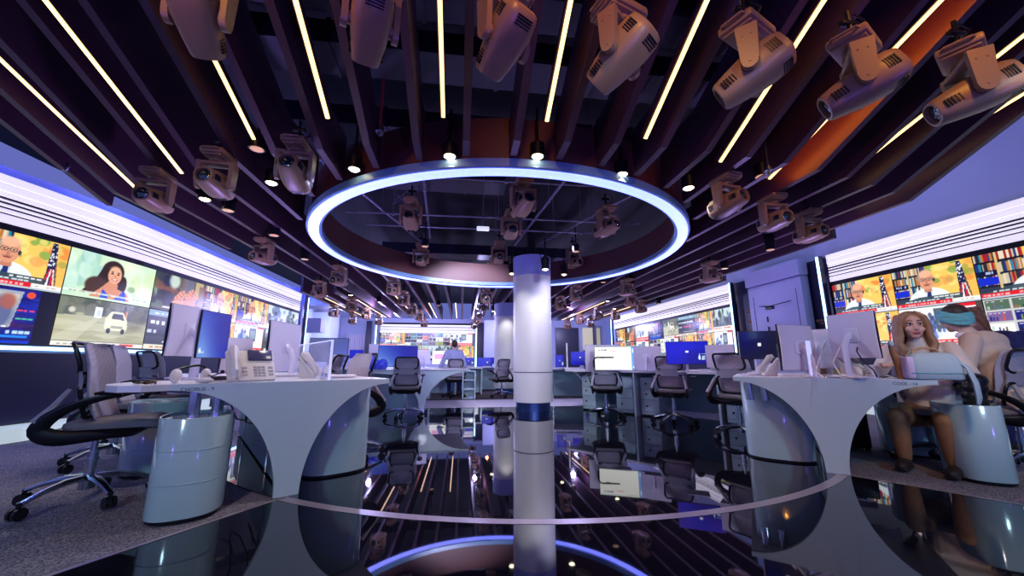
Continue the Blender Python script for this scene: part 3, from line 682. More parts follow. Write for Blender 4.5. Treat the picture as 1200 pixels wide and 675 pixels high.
# ------------------------------------------------------------------ moving-head lamps
def sup(rx, rz, y, n=20, e=.62):
    out = []
    for j in range(n):
        q = 2 * PI * j / n; c, s = math.cos(q), math.sin(q)
        out.append((rx * math.copysign(abs(c) ** e, c), y, rz * math.copysign(abs(s) ** e, s)))
    return out
def loft(b, secs, mi=0, cap=True):
    n = len(secs[0]); vs = [p for s in secs for p in s]; fs = []
    for i in range(len(secs) - 1):
        for j in range(n): fs.append((i * n + j, i * n + (j + 1) % n, (i + 1) * n + (j + 1) % n, (i + 1) * n + j))
    if cap: fs += [tuple(range(n - 1, -1, -1)), tuple((len(secs) - 1) * n + j for j in range(n))]
    b.add(vs, fs, mi)
def lamp_parts(t, m):
    b = MB(); b.box((0, 0, .385), (.38, .27, .075), bev=.02); b.box((0, 0, .338), (.33, .23, .025), bev=.01); b.cyl((0, 0, .285), (0, 0, .33), .085, 20)
    for s in (-1, 1):
        b.tube([(s * .18, -.09, .395), (s * .215, -.08, .395), (s * .215, .08, .395), (s * .18, .09, .395)], .012, 8); b.box((s * .09, 0, .44), (.04, .05, .07), bev=.008)
    b.build('base', m, t)
    y = MB(); y.box((0, 0, .262), (.42, .15, .05), bev=.02)
    for s in (-1, 1):
        P = [(-.075, .285), (.075, .285), (.06, -.02)] + [(.055 * math.cos(q), -.03 + .055 * math.sin(q)) for q in [-k * PI / 8 for k in range(0, 9)]] + [(-.06, -.02)]
        y.prism(P, lambda a, c, tt, s=s: (s * tt, a, c), .165, .212)
        for q in ((.03, .2), (-.03, .2), (0, -.03)): y.cyl((s * .21, q[0], q[1]), (s * .216, q[0], q[1]), .008, 8)
    yo = y.build('yoke', m, t, angle=30)
    h = MB()
    loft(h, [sup(.09, .085, -.27), sup(.125, .12, -.255), sup(.142, .14, -.2), sup(.15, .148, -.1), sup(.147, .142, .0), sup(.128, .122, .14), sup(.108, .104, .25), sup(.102, .1, .27, e=.8), sup(.085, .083, .272, e=.9), sup(.08, .078, .235, e=1.)])
    h.cyl((-.168, 0, 0), (.168, 0, 0), .05, 16)
    hd = h.build('head', m, t, angle=50)
    l = MB(); l.lathe([(.0, .012), (.04, .009), (.07, 0), (.078, -.006)], 24)
    lo_ = l.build('lens', 'lens', hd); lo_.location = (0, .245, 0); lo_.rotation_euler = (-PI / 2, 0, 0)
    for s in (-1, 1):
        v = MB(); [v.box((s * .121, .13 + k * .022, .0), (.02, .011, .07), R=Euler((0, 0, s * .16)).to_matrix()) for k in range(5)]; v.build('front_vent', 'black', hd)
        v = MB(); [v.box((s * .142, -.205 + k * .018, .0), (.014, .009, .09)) for k in range(5)]; v.build('rear_vent', 'black', hd)
        v = MB(); [v.box((0, -.215 + k * .02, s * .138), (.13, .01, .012)) for k in range(4)]; v.build('end_vent', 'black', hd)
    return yo, hd
LAMP = None
def lamp(p, d, scale, label, group, stem=.5, name='moving_head_lamp'):
    global LAMP
    if LAMP is None:
        t = thing(name, label, 'stage light', p, 0, group); lamp_parts(t, 'lamp_grey'); LAMP = t
        bs = MB(); bs.cyl((0, 0, .44), (0, 0, .72), .018, 8); bs.box((0, 0, .60), (.16, .05, .04), bev=.01); bs.tube([(.05, 0, .46), (.12, .02, .55), (.16, 0, .66), (.1, .03, .74)], .008, 6); bs.box((0, 0, .48), (.07, .06, .05), bev=.01); bs.build('clamp', 'black', t)
    else: t = dup(LAMP, p, 0, label, group)
    t.scale = (scale,) * 3; t['group'] = group
    d = V(d).normalized(); pan = math.atan2(-d.x, d.y); ti = math.atan2(d.z, math.hypot(d.x, d.y))
    for c in t.children:
        nm = c.name.split('.')[0]
        if nm == 'yoke': c.rotation_euler = (0, 0, pan)
        elif nm == 'head': c.rotation_euler = (ti, 0, pan)
        elif nm == 'base': c.rotation_euler = (0, 0, pan * .5)
    return t
TG = V((-1.6, 4.6, .3))
NEARL = [(232, 20, 1.62), (434, 30, 1.66), (591, 48, 1.68), (728, 66, 1.70), (882, 86, 1.74), (1010, 102, 1.78), (1140, 112, 1.82)]
for i, (px, py, Y) in enumerate(NEARL):
    p = at(px, py, Y); d = (TG - p)
    lamp(p, d, .66, f'large grey moving-head lamp overhead, {ordn(i)} from the left of the nearest row', 'nearest row of moving-head lamps')
R2L = [(180, 234, (.12, -.98, -.05)), (252, 215, (.06, -.99, -.02)), (345, 204, (.06, -.98, .14)), (853, 239, (.22, -.95, .12)), (908, 259, (-.05, -.99, -.06)), (950, 274, (.0, -.99, -.06))]
for i, (px, py, d) in enumerate(R2L):
    side = 'left of the ring' if i < 3 else 'right of the ring'
    lamp(ray_z(px, py, 2.38), d, .66, f'moving-head lamp with lens towards the camera {side}, {ordn(i % 3)} from the left there', 'second row of moving-head lamps')
RING = [(481, 258, 3.0, (.0, -1, .12)), (613, 240, 2.85, (.25, -1, .15)), (599, 271, 2.95, (.02, -1, -.1)), (493, 305, 2.95, (0, -1, -.1)), (585, 302, 3.0, (.0, -1, -.1)), (579, 319, 2.98, (-.3, -1, -.1)), (711, 267, 2.92, (.5, -1, .12)), (672, 308, 2.95, (.5, -1, -.05))]
for i, (px, py, z, d) in enumerate(RING):
    lamp(ray_z(px, py, z), d, .78, 'pinkish moving-head lamp inside the ring opening, ' + ['left of centre', 'nearest, top centre', 'below the top centre one', 'low at the left', 'left of the column top', 'lowest, by the ring rim', 'right of centre', 'right of the column top'][i], 'moving-head lamps inside the ring')
FARL = [(308, 302), (397, 329), (374, 344), (461, 341), (473, 354), (412, 361), (391, 368), (413, 377), (429, 371), (444, 378), (483, 366), (491, 373), (497, 381), (570, 351), (567, 361), (562, 370), (559, 377), (556, 383),
        (675, 348), (657, 359), (833, 325), (735, 342), (740, 355), (751, 363), (701, 370), (721, 372), (680, 377), (692, 381), (665, 383)]
FARL.sort()
for i, (px, py) in enumerate(FARL):
    p = ray_z(px, py, 2.36)
    if p.y > 15.5: p = at(px, py, 15.2)
    lamp(p, (-.35 if px < 500 else .35 if px > 640 else 0, -1, -.1), .66, f'small moving-head lamp under the level ceiling behind the ring, {ordn(i) if i < 23 else "number " + str(i + 1)} from the left', 'moving-head lamps behind the ring')

p = ray_z(566, 268, 3.0)
t = thing('emergency_light', 'small white box light hanging in the middle of the ring opening', 'light', p)
b = MB(); b.box((0, 0, 0), (.2, .06, .07), bev=.015); b.build('body', 'logo', t); b = MB(); b.cyl((0, 0, .03), (0, 0, .9), .008, 6); b.build('rod', 'pipe', t)
# ------------------------------------------------------------------ downlights
def downlight(p, lit, label, r=.052, long=False):
    t = thing('downlight', label, 'downlight', p, 0, 'lit downlights' if lit else 'unlit downlights')
    h = .2 if long else .12
    b = MB(); b.lathe([(r * .9, .004), (r + .008, .0), (r + .008, h), (r * .6, h + .03), (0, h + .03)], 24); b.cyl((0, 0, h), (0, 0, h + .35), .012, 8)
    if long:
        for s in (-1, 1): b.tube([(s * (r + .012), 0, h * .5), (s * (r + .02), 0, h + .06), (0, 0, h + .1)], .006, 6)
    b.build('can', 'black', t)
    b = MB()
    if lit: b.lathe([(0, -.012), (r * .6, -.009), (r * .9, .004)], 24); b.build('lens', 'downlight', t)
    else:
        b.lathe([(0, .03), (r * .4, .028), (r * .55, .0), (r * .7, .015), (r * .9, .0)], 20); b.build('reflector', 'downdim', t)
LIT = [(415, 199, 2.68), (527, 184, 2.66), (630, 184, 2.66), (729, 205, 2.66), (807, 221, 2.62), (318, 215, 2.62), (240, 234, 2.6)]
for i, (px, py, z) in enumerate(LIT): downlight(ray_z(px, py, z), True, ['lit warm downlight left of the ring under the third moving lamp', 'lit warm downlight farthest left, below the second moving lamp'][i - 5] if i > 4 else f'lit warm downlight along the front of the light ring, {ordn(i)} from the left', .055)
LIT2 = [(639, 316, 2.66, 6.1), (600, 321, 2.66, 0), (661, 322, 2.66, 0), (411, 346, 2.62, 0), (654, 361, 2.62, 0), (712, 353, 2.62, 0), (720, 362, 2.62, 0), (578, 365, 2.62, 0)]
for i, (px, py, z, Y) in enumerate(LIT2):
    p = at(px, py, Y) if Y else ray_z(px, py, z)
    downlight(p, True, 'lit black spotlight can ' + ['clipped in front of the near column top', 'left of the near column top', 'right of the near column top', 'far left behind the ring', 'just right of the near column', 'by the right LED strip', 'below the right LED strip', 'by the far column top'][i], .055, True)
DIM = [(301, 175, 2.75), (267, 247, 2.55), (321, 276, 2.55), (357, 304, 2.55), (893, 207, 2.66), (903, 293, 2.5), (849, 315, 2.55), (740, 334, 2.55), (498, 289, 2.9), (606, 253, 2.75), (675, 295, 2.9), (444, 354, 2.6), (514, 358, 2.6), (707, 331, 2.62), (772, 356, 2.55), (666, 360, 2.6)]
for i, (px, py, z) in enumerate(DIM):
    downlight(ray_z(px, py, z), False, 'unlit black downlight can with amber reflector, ' + ['high above the left moving lamps', 'under the left moving lamps', 'left of the ring, middle height', 'left of the ring, lower', 'high right of the ring', 'under the right moving lamps', 'right of the ring by the soffit', 'below the ring, right', 'inside the ring, left', 'inside the ring, top', 'inside the ring, right', 'far left ceiling', 'far centre ceiling', 'just under the ring, right', 'by the far right video wall', 'just right of the near column top'][i], .06, i in (1, 2, 3, 5, 6, 7, 14))

# ------------------------------------------------------------------ office chairs (facing +x)
def rrect(w, h, r, n=5):
    out = []
    for cx, cy, q0 in ((w - r, h - r, 0), (-w + r, h - r, PI / 2), (-w + r, -h + r, PI), (w - r, -h + r, 1.5 * PI)):
        for k in range(n + 1): q = q0 + PI / 2 * k / n; out.append((cx + r * math.cos(q), cy + r * math.sin(q)))
    return out
def bprof(z):   # rear profile of the backrest
    P = [(.50, -.03), (.58, -.065), (.68, -.09), (.76, -.10), (.85, -.112), (.92, -.135), (1.0, -.165)]
    for (z0, x0), (z1, x1) in zip(P, P[1:]):
        if z <= z1: t = (z - z0) / (z1 - z0); return x0 + (x1 - x0) * t
    return P[-1][1]
def make_chair(label, group):
    t = thing('office_chair', label, 'chair', (0, 0, 0), 0, group)
    b = MB(); b.cyl((0, 0, .075), (0, 0, .16), .04, 16)
    for k in range(5):
        q = 2 * PI * k / 5 + .3; c, s = math.cos(q), math.sin(q)
        pts = [(c * r, s * r, z) for r, z in ((.02, .145), (.12, .142), (.22, .118), (.31, .085))]
        b.tube(pts, [.032, .028, .022, .017], 8, flat=(1, .7))
    base = b.build('star_base', 'alu', t)
    for k in range(5):
        q = 2 * PI * k / 5 + .3; c, s = math.cos(q), math.sin(q)
        w = MB(); p = V((c * .315, s * .315, .034)); a = V((-s, c, 0))
        for e in (-1, 1): w.cyl(p + a * .008 * e, p + a * .026 * e, .034, 16)
        w.cyl(p + V((0, 0, .02)), p + V((0, 0, .06)), .012, 8); w.build('caster', 'blackgloss', base)
    b = MB(); b.cyl((0, 0, .15), (0, 0, .30), .028, 16); b.cyl((0, 0, .29), (0, 0, .40), .018, 12); b.cyl((0, 0, .24), (0, 0, .262), .034, 16); b.build('gas_lift', 'chrome', t)
    b = MB(); o = rrect(.25, .245, .1, 6)
    loft(b, [[(x * k + .13, y * k * .95, z - .025 * max(0, (x - .1) / .15) ** 2) for x, y in o] for k, z in ((.8, .455), (.97, .46), (1., .475), (.985, .495), (.9, .507), (.5, .505))])
    b.build('seat', 'seatfab', t)
    b = MB()
    loft(b, [[(x * k + .05, y * k * .95, z) for x, y in o] for k, z in ((.3, .385), (.62, .39), (.86, .43), (.93, .452))])
    for s in (-1, 1):   # swept arms: from under the seat, back, round and forward to the armrests
        b.soft([(.2, s * .16, .43), (.0, s * .21, .418), (-.13, s * .228, .422), (-.20, s * .235, .47), (-.15, s * .245, .545), (-.06, s * .258, .61), (.06, s * .262, .65), (.15, s * .262, .668)],
               [.024, .036, .048, .046, .036, .028, .02, .016], 12, flat=(.42, 1.))
    b.build('shell', 'black', t)
    for s in (-1, 1):
        b = MB(); b.tube([(.03, s * .265, .675), (.1, s * .267, .684), (.22, s * .265, .686), (.29, s * .257, .684), (.31, s * .252, .682)], [.022, .04, .042, .036, .016], 10, flat=(1, .42)); b.build('armrest', 'black', t)
    b = MB()
    def skin(u, v):
        z = .51 + .48 * v; w = .2 + .03 * math.sin(v * PI * .9) - .02 * v
        e = min(1, (1 - v) * 9); w *= .72 + .28 * math.sqrt(max(0., 1 - (1 - e) ** 2))
        y = (u * 2 - 1) * w; return (bprof(z) + .055 * (u * 2 - 1) ** 2 + .026, y, z)
    b.grid(skin, 14, 22, 0, .006)
    bk = b.build('backrest', 'mesh', t)
    b = MB()
    def loop(z0, z1, w0, r):
        pts = []
        for x, z in rrect(w0, (z1 - z0) / 2, .05, 4):
            zz = (z0 + z1) / 2 + z; pts.append((bprof(zz) + .05 * (x / .22) ** 2 - .010, x, zz))
        pts.append(pts[0]); b.tube(pts, r, 8, cap=False)
    loop(.80, .985, .185, .0125); loop(.525, .715, .195, .013)
    b.build('back_frame', 'black', t)
    b = MB(); b.grid(lambda u, v: (bprof(.70 + .11 * v) + .05 * ((u * 2 - 1) * .95) ** 2 - .008, (u * 2 - 1) * (.195 - .02 * math.sin(v * PI)), .70 + .11 * v), 8, 4, 0, .012); b.build('back_neck', 'chairgrey', t)
    for s in (-1, 1):
        b = MB(); b.tube([(bprof(.71) - .01, s * .19, .70), (-.15, s * .225, .60), (-.21, s * .245, .52)], [.016, .02, .02], 8); b.build('back_arm', 'chairgrey', t)
    return t
C0 = None
def chair(p, face, label, group='office chairs', sc=1.):
    global C0
    rz = math.atan2(face[1], face[0])
    if C0 is None: C0 = make_chair(label, group); C0.location = (p[0], p[1], 0); C0.rotation_euler = (0, 0, rz); C0.scale = (sc,) * 3; return C0
    return dup(C0, (p[0], p[1], 0), rz, label, group, sc)
f0 = lambda px, py: ray_z(px, py, 0)
chair((-2.40, 3.02), (.92, .40), 'grey mesh office chair nearest the camera at the left desk', 'chairs by the left desk', 1.02)
chair(at(128, 548, 3.62), (.9, .42), 'grey mesh office chair behind the nearest one at the left desk', 'chairs by the left desk', 1.05)
chair(at(172, 500, 4.6), (.5, .86), 'bluish mesh office chair under the market screen, third along the left desk', 'chairs by the left desk', 1.02)
chair(at(409, 520, 3.85), (-.75, -.66), 'pale grey office chair at the right side of the left desk end', 'chairs by the left desk', .98)
chair(at(381, 500, 4.6), (-1, .1), 'office chair seen edge-on beyond the left desk end', 'chairs by the left desk', .98)
chair((-.88, 6.62), (-.05, 1), 'black-framed office chair alone at the far left desk', 'chairs on the stage', .98)
chair((2.40, 6.27), (.25, 1), 'black-framed office chair before the bright white monitor', 'chairs on the stage', .98)
chair((3.10, 5.42), (.72, .75), 'black-framed office chair before the blue monitor on the right', 'chairs on the stage', .98)
chair((3.28, 4.30), (.93, .35), 'black-framed office chair tucked beside the right front desk', 'chairs on the stage', 1.0)
chair((-.12, 10.2), (.05, 1), 'office chair under the man at the far desk', 'chairs on the stage', .98)
chair(at(588, 468, 10.2), (-.5, .9), 'office chair left of the far column', 'chairs on the stage', .98)

# ------------------------------------------------------------------ front desks with T-shaped end panels
def tpanel(b, hw, foot, mi=0, y0=-.015, y1=.02, top=.725, tip=.035, sides=(1, 1)):
    """end panel: wide at the worktop, drawn in to a narrow foot by two quarter-ellipse cut-outs"""
    P = [(-hw, .75), (hw, .75)]; n = 18
    def side(s):
        out = []
        for i in range(n + 1):
            q = PI / 2 * i / n
            out.append((s * (hw - (hw - foot) * math.sin(q)), (.75 - tip) * math.cos(q)))
        return out            # tip -> foot
    P += side(1) + list(reversed(side(-1)))
    b.prism(P, lambda a, c, t: (a, t, c), y0, y1, mi)
def front_desk(mid, rz, wing, label, word, L=3.0, hw=.67):
    t = thing('desk', label, 'desk', (mid[0], mid[1], 0), rz)
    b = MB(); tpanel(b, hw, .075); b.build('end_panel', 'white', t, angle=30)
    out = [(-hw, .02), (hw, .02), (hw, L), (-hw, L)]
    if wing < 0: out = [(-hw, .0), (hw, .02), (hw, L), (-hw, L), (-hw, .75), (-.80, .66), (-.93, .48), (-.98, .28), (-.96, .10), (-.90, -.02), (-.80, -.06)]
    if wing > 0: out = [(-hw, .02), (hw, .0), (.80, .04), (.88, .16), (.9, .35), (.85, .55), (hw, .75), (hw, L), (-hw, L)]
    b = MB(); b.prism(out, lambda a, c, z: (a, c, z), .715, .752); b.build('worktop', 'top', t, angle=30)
    b = MB(); b.box((0, L / 2 + .1, .24), (.05, L - .3, .44)); b.build('modesty_panel', 'tealpanel', t)
    for y in (.7, L - .6): b = MB(); b.box((0, y, .58), (.9, .06, .06)); b.box((0, y, .36), (.06, .06, .7)); b.build('underframe', 'chrome', t, smooth=False)
    sg = -1 if wing <= 0 else 1
    for k, (x, y) in enumerate(((sg * .55, .12), (sg * .43, .12))):
        b = MB(); b.cyl((x, y, .54), (x, y, .72), .033, 20); b.build('post', 'chrome', t)
    # small lettering on the panel edge
    cu = bpy.data.curves.new('lettering', 'FONT'); cu.body = word; cu.size = .030; cu.extrude = .0006; cu.align_x = 'LEFT'
    o = bpy.data.objects.new('lettering', cu); COL.objects.link(o)
    bpy.context.view_layer.update(); dg = bpy.context.evaluated_depsgraph_get(); me = bpy.data.meshes.new_from_object(o.evaluated_get(dg)); me.materials.clear(); me.materials.append(M['text'])
    bpy.data.objects.remove(o); o = bpy.data.objects.new('lettering', me); COL.objects.link(o); o.parent = t
    o.location = ((-hw + .04) if wing < 0 else (hw - .25), -.0158, .727 - .018); o.rotation_euler = (PI / 2, 0, 0)
    return t
AM, AZ = V((-1.15, 2.96)), math.atan2(.535, .845)
DM, DZ = V((3.05, 2.93)), math.atan2(-.64, .77)
front_desk(AM, AZ, -1, 'left front white desk on a T-shaped end panel with curved wing', 'CHORUS - 9')
front_desk(DM, DZ, 0, 'right front white desk on a T-shaped end panel, bag on top', 'CODE - 14', 2.1)
def loc2(mid, rz, x, y): return V((mid.x + x * math.cos(rz) - y * math.sin(rz), mid.y + x * math.sin(rz) + y * math.cos(rz)))
def pedestal(p, rz, label, rx=.23, ry=.27, h=.56, group='oval pedestals of the front desks', seams=True, dots=False, tall=None):
    t = thing('drawer_pedestal', label, 'pedestal', (p[0], p[1], 0), rz, group)
    b = MB(); b.lathe([(1, 0), (1, .02)], 48, sx=rx * .97, sy=ry * .97, e=.75); b.build('plinth', 'black', t)
    b = MB(); pr = [(1, .018), (1., h - .006), (.985, h), (.95, h), (.94, h - .012), (0, h - .012)]
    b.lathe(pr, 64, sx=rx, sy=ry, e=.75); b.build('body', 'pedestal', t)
    if seams:
        for z in (h * .36, h * .68):
            b = MB(); b.ring([(1.0, z - .004), (1.012, z - .002), (1.012, z + .002), (1.0, z + .004)], 64)
            b.v = [(x * rx, y * ry, zz) for x, y, zz in b.v]
            # same squared oval outline as the body
            nv = []
            for x, y, zz in b.v:
                q = math.atan2(y / ry, x / rx); k = math.hypot(x / rx, y / ry); c, s = math.cos(q), math.sin(q)
                nv.append((k * rx * math.copysign(abs(c) ** .75, c), k * ry * math.copysign(abs(s) ** .75, s), zz))
            b.v = nv; b.build('drawer_seam', 'pedestal', t)
    return t
pedestal((-1.645, 2.78), AZ - .15, 'oval white drawer pedestal nearest the camera under the left desk wing', .185, .25)
pedestal(loc2(AM, AZ, -.72, 1.45), AZ, 'oval pedestal behind the nearest chair at the left desk')
pedestal(loc2(AM, AZ, .42, .45), AZ, 'tall oval pedestal right of the left desk foot', .25, .2, .70, seams=False)
pedestal((4.05, 2.70), DZ + .1, 'oval white pedestal nearest the camera at the right desk', .165, .24, .56, seams=False)
pedestal(loc2(DM, DZ, .78, 1.35), DZ, 'shaded oval pedestal behind the near one at the right desk', .24, .26, .62, seams=False)
pedestal(loc2(DM, DZ, -.36, .42), DZ, 'tall oval pedestal left of the right desk foot', .27, .22, .70, seams=False)
# computer cases under the right desk
for k, (x, y) in enumerate(((.05, 1.35), (-.02, 1.75))):
    p = loc2(DM, DZ, .28 + x, y); t = thing('computer_case', 'dark computer case ' + ('in front, with brushed metal side, under the right desk' if k == 0 else 'standing behind another under the right desk'), 'computer', (p.x, p.y, 0), DZ, 'computer cases')
    b = MB(); b.box((0, 0, .235), (.2, .42, .41), bev=.015); b.build('case', 'black', t)
    b = MB(); b.box((.102, 0, .24), (.006, .36, .36)); b.build('side_panel', 'chrome', t)
    b = MB(); [b.box((x2, y2, .015), (.04, .04, .03)) for x2 in (-.07, .07) for y2 in (-.17, .17)]; b.build('feet', 'black', t)
# cables under the left desk
for k in range(4):
    b = MB(); x0 = -.25 + .1 * k
    pts = [loc2(AM, AZ, x0 + .05 * math.sin(i * 1.1 + k), .35 + .14 * i) for i in range(6)]
    b.tube([(p.x, p.y, .70 - .28 * math.sin(i / 5 * PI) - .03 * k) for i, p in enumerate(pts)], .006, 6)
    tag(b.build('cable', 'black'), f'black cable hanging in a loop under the left desk, {ordn(k)} from its chair side', 'cable', 'cables under the left desk')

# ------------------------------------------------------------------ long right-hand desk on the stage (front edge along x, depth +y)
CP = V((2.08, 7.45)); CQ = V((3.98, 4.98)); cdv = (CQ - CP).normalized(); CZ = math.atan2(cdv.y, cdv.x); CL = (CQ - CP).length
t = thing('desk', 'long white-topped desk right of the near column with three chairs', 'desk', (CP.x, CP.y, 0), CZ)
b = MB(); b.prism([(-.05, 0), (CL, 0), (CL, 1.5), (.0, 1.5)], lambda a, c, z: (a, c, z), .712, .75); b.build('worktop', 'top', t, angle=30)
b = MB(); P = [(0., .75)] + [(.72 - .72 * math.sin(q), .71 * math.cos(q)) for q in [PI / 2 * i / 14 for i in range(15)]][::-1]
P = [(.02, .715)] + [(.02 + .62 * math.sin(PI / 2 * i / 14) ** 1.6, .715 * (1 - math.sin(PI / 2 * i / 14)) if False else .715 * math.cos(PI / 2 * i / 14)) for i in range(15)] + [(.80, 0), (.80, .715)]
b.prism(P, lambda a, c, tt: (tt, a, c), .10, .135); b.build('end_panel', 'white', t, angle=30)
b = MB(); b.box((CL / 2, .85, .38), (CL - .25, .03, .66)); b.build('modesty_panel', 'tealpanel', t)
for k, x in enumerate((1.40, 2.72)):
    b = MB(); b.box((x, .42, .356), (.03, .84, .712)); b.build('divider_panel', 'white', t)
C_T = t
for k, (x, w) in enumerate(((.42, .2), (1.16, .22), (1.62, .22), (2.92, .2))):
    p = loc2(CP, CZ, x, .34); q = thing('drawer_unit', ['left end of the long right desk', 'left of the seam of the long right desk', 'right of the seam of the long right desk', 'right end of the long right desk'][k], 'drawer unit', (p.x, p.y, 0), CZ, 'drawer units of the long desk')
    q['label'] = 'white drawer unit with round finger holes at the ' + q['label'] if k in (0, 3) else 'white drawer unit with round finger holes ' + q['label']
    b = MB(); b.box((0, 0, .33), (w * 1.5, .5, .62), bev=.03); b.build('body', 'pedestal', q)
    b = MB(); b.box((0, 0, .012), (w * 1.4, .46, .024)); b.build('plinth', 'black', q)
    for z in (.17, .36, .53):
        b = MB(); b.cyl((-.05, -.256, z), (-.05, -.248, z), .016, 14); b.build('finger_hole', 'black', q)
        b = MB(); b.box((0, -.2505, z - .09), (w * 1.4, .003, .005)); b.build('drawer_gap', 'seam', q)
# far-left desk with T end panel facing the camera, then the far desk of the man in the blue shirt
BM_ = at(493, 478, 7.35); BM_ = V((BM_.x, BM_.y))
t = thing('desk', 'far left white desk with concave end panel behind the lone chair', 'desk', (BM_.x, BM_.y, 0), .12)
b = MB(); P = [(-1.0, .75), (.90, .75)] + [(.90 - (.90 - .06) * math.sin(PI / 2 * i / 14), .715 * math.cos(PI / 2 * i / 14)) for i in range(15)] + [(-.02, 0), (-.06, .2), (-.2, .5), (-.5, .66), (-1.0, .70)]
b.prism(P, lambda a, c, tt: (a, tt, c), 0, .03); b.build('end_panel', 'white', t, angle=30)
b = MB(); b.box((-.06, .85, .732), (1.94, 1.7, .036)); b.build('worktop', 'top', t, smooth=False)
b = MB(); b.box((-.55, .45, .34), (1.0, .03, .66)); b.box((-.05, .9, .36), (.04, 1.2, .70)); b.build('modesty_panel', 'pedestal', t)
fd = at(540, 440, 10.9)
t = thing('desk', 'far white desk where the man in pale blue sits', 'desk', (fd.x - .35, fd.y, 0), 0)
b = MB(); b.box((0, .5, .732), (1.9, 1.2, .036)); b.build('worktop', 'top', t, smooth=False)
b = MB(); b.box((0, .75, .36), (1.8, .03, .7)); b.box((-.93, .5, .36), (.04, 1., .7)); b.box((.93, .5, .36), (.04, 1., .7)); b.build('modesty_panel', 'pedestal', t)
for k, px in enumerate((549, 496)):
    p = at(px, 466, 9.9); q = thing('shelf_unit', ['open white shelf unit right of the seated far man', 'open white shelf unit left of the seated far man'][k], 'shelf', (p.x, p.y, 0), 0, 'open shelf units')
    b = MB()
    for x in (-.15, .15): b.box((x, 0, .34), (.03, .4, .68))
    b.build('side_panel', 'white', q, smooth=False)
    for z in (.02, .23, .45, .67):
        b = MB(); b.box((0, 0, z), (.3, .4, .025)); b.build('shelf_board', 'white', q, smooth=False)
    b = MB(); b.box((0, .19, .34), (.28, .01, .64)); b.build('back_panel', 'pedestal', q, smooth=False)
p = at(570, 436, 12.4)
t = thing('desk', 'white desk left of the far column with a wide blue monitor', 'desk', (p.x, p.y, 0), 0)
b = MB(); b.box((0, .4, .732), (1.8, .9, .036)); b.build('worktop', 'top', t, smooth=False)
b = MB(); b.box((0, .6, .36), (1.7, .03, .7)); [b.box((x, .4, .36), (.04, .8, .7)) for x in (-.85, .85)]; b.build('side_panel', 'pedestal', t, smooth=False)
p = at(672, 437, 9.6)
t = thing('desk', 'white desk right of the near column in the far room', 'desk', (p.x + .4, p.y, 0), -.2)
b = MB(); b.box((0, .5, .732), (2.2, 1.1, .036)); b.build('worktop', 'top', t, smooth=False)
b = MB(); b.box((0, .9, .36), (2., .03, .7)); b.build('modesty_panel', 'tealpanel', t)
for x in (-.9, .0, .95): b = MB(); b.cyl((x, .1, 0), (x, .1, .715), .025, 10); b.build('leg', 'chrome', t)

p = at(425, 437, 9.7)
t = thing('desk', 'white desk at far left under the curtain doorway', 'desk', (p.x, p.y, 0), .1)
b = MB(); b.box((0, .5, .732), (1.5, 1.3, .036)); b.build('worktop', 'top', t, smooth=False)
b = MB(); b.box((0, .2, .36), (1.4, .03, .7)); [b.box((x, .5, .36), (.04, 1.1, .7)) for x in (-.72, .72)]; b.build('side_panel', 'tealpanel', t, smooth=False)
# ------------------------------------------------------------------ monitors
def monitor(p, rz, w, h, z0, zt, label, pic=None, bez='monblack', group=None, depth=.03, back='monwhite', curve=0., stand=True):
    """p: foot on the worktop (z=zt); screen faces local -y; z0: lower edge of the panel"""
    t = thing('monitor', label, 'monitor', (p[0], p[1], zt), rz, group)
    z0 -= zt; n = 10
    cv = lambda x: curve * (2 * x / w) ** 2
    b = MB(); b.grid(lambda u, v: ((u - .5) * w, -cv((u - .5) * w), z0 + h * v), n, 2, 0, depth * .45); b.build('bezel', bez, t, angle=30)
    b = MB(); b.grid(lambda u, v: ((u - .5) * w * .99, -cv((u - .5) * w) + depth * (.45 + .2 * math.sin(v * PI) * 1.5), z0 + h * (.01 + .98 * v)), n, 6, 0, depth * .4); b.build('rear_shell', back, t, angle=30)
    e = .012
    fn = lambda u, v: ((u - .5) * (w - e), -.0015 - cv((u - .5) * w), z0 + e / 2 + (h - e) * v)
    if pic is not None: display(fn, pic, 'screen', t)
    else: b = MB(); b.grid(fn, n, 2); b.build('screen', 'screenoff', t)
    if stand:
        b = MB(); b.box((0, .09, .008), (.26, .2, .016), bev=.006); b.tube([(0, .12, .01), (0, .12, z0 + h * .25), (0, .08, z0 + h * .45), (0, .03, z0 + h * .5)], [.03, .028, .026, .03], 10, flat=(1.2, .5)); b.box((0, .032, z0 + h * .5), (.12, .02, .12), bev=.006); b.build('stand', back, t)
    return t
def toward(p): return math.atan2(p.x, -(-p.y) if False else p.y) * -1
def mon(px, pyb, pyt, wpx, Y, label, yaw=0., pic=None, zt=.752, back=False, group='desk monitors', asp=None, **k):
    """stand a monitor Y metres ahead where the photo shows it: pixel column, lower and upper edge rows, width"""
    a = at(px, pyb, Y); c = at(px, pyt, Y); q = at(px, 425, Y)
    h = c.z - a.z; w = wpx / FPX * Y * math.cos(math.atan((px - 600) / FPX)) * 1.0 if asp is None else h * asp
    rz = -math.atan2(q.x, q.y) + yaw + (PI if back else 0)
    return monitor((q.x, q.y), rz, w, h, a.z, zt, label, pic, group=group, **k)
G1, G2 = (48, 27), (24, 14)
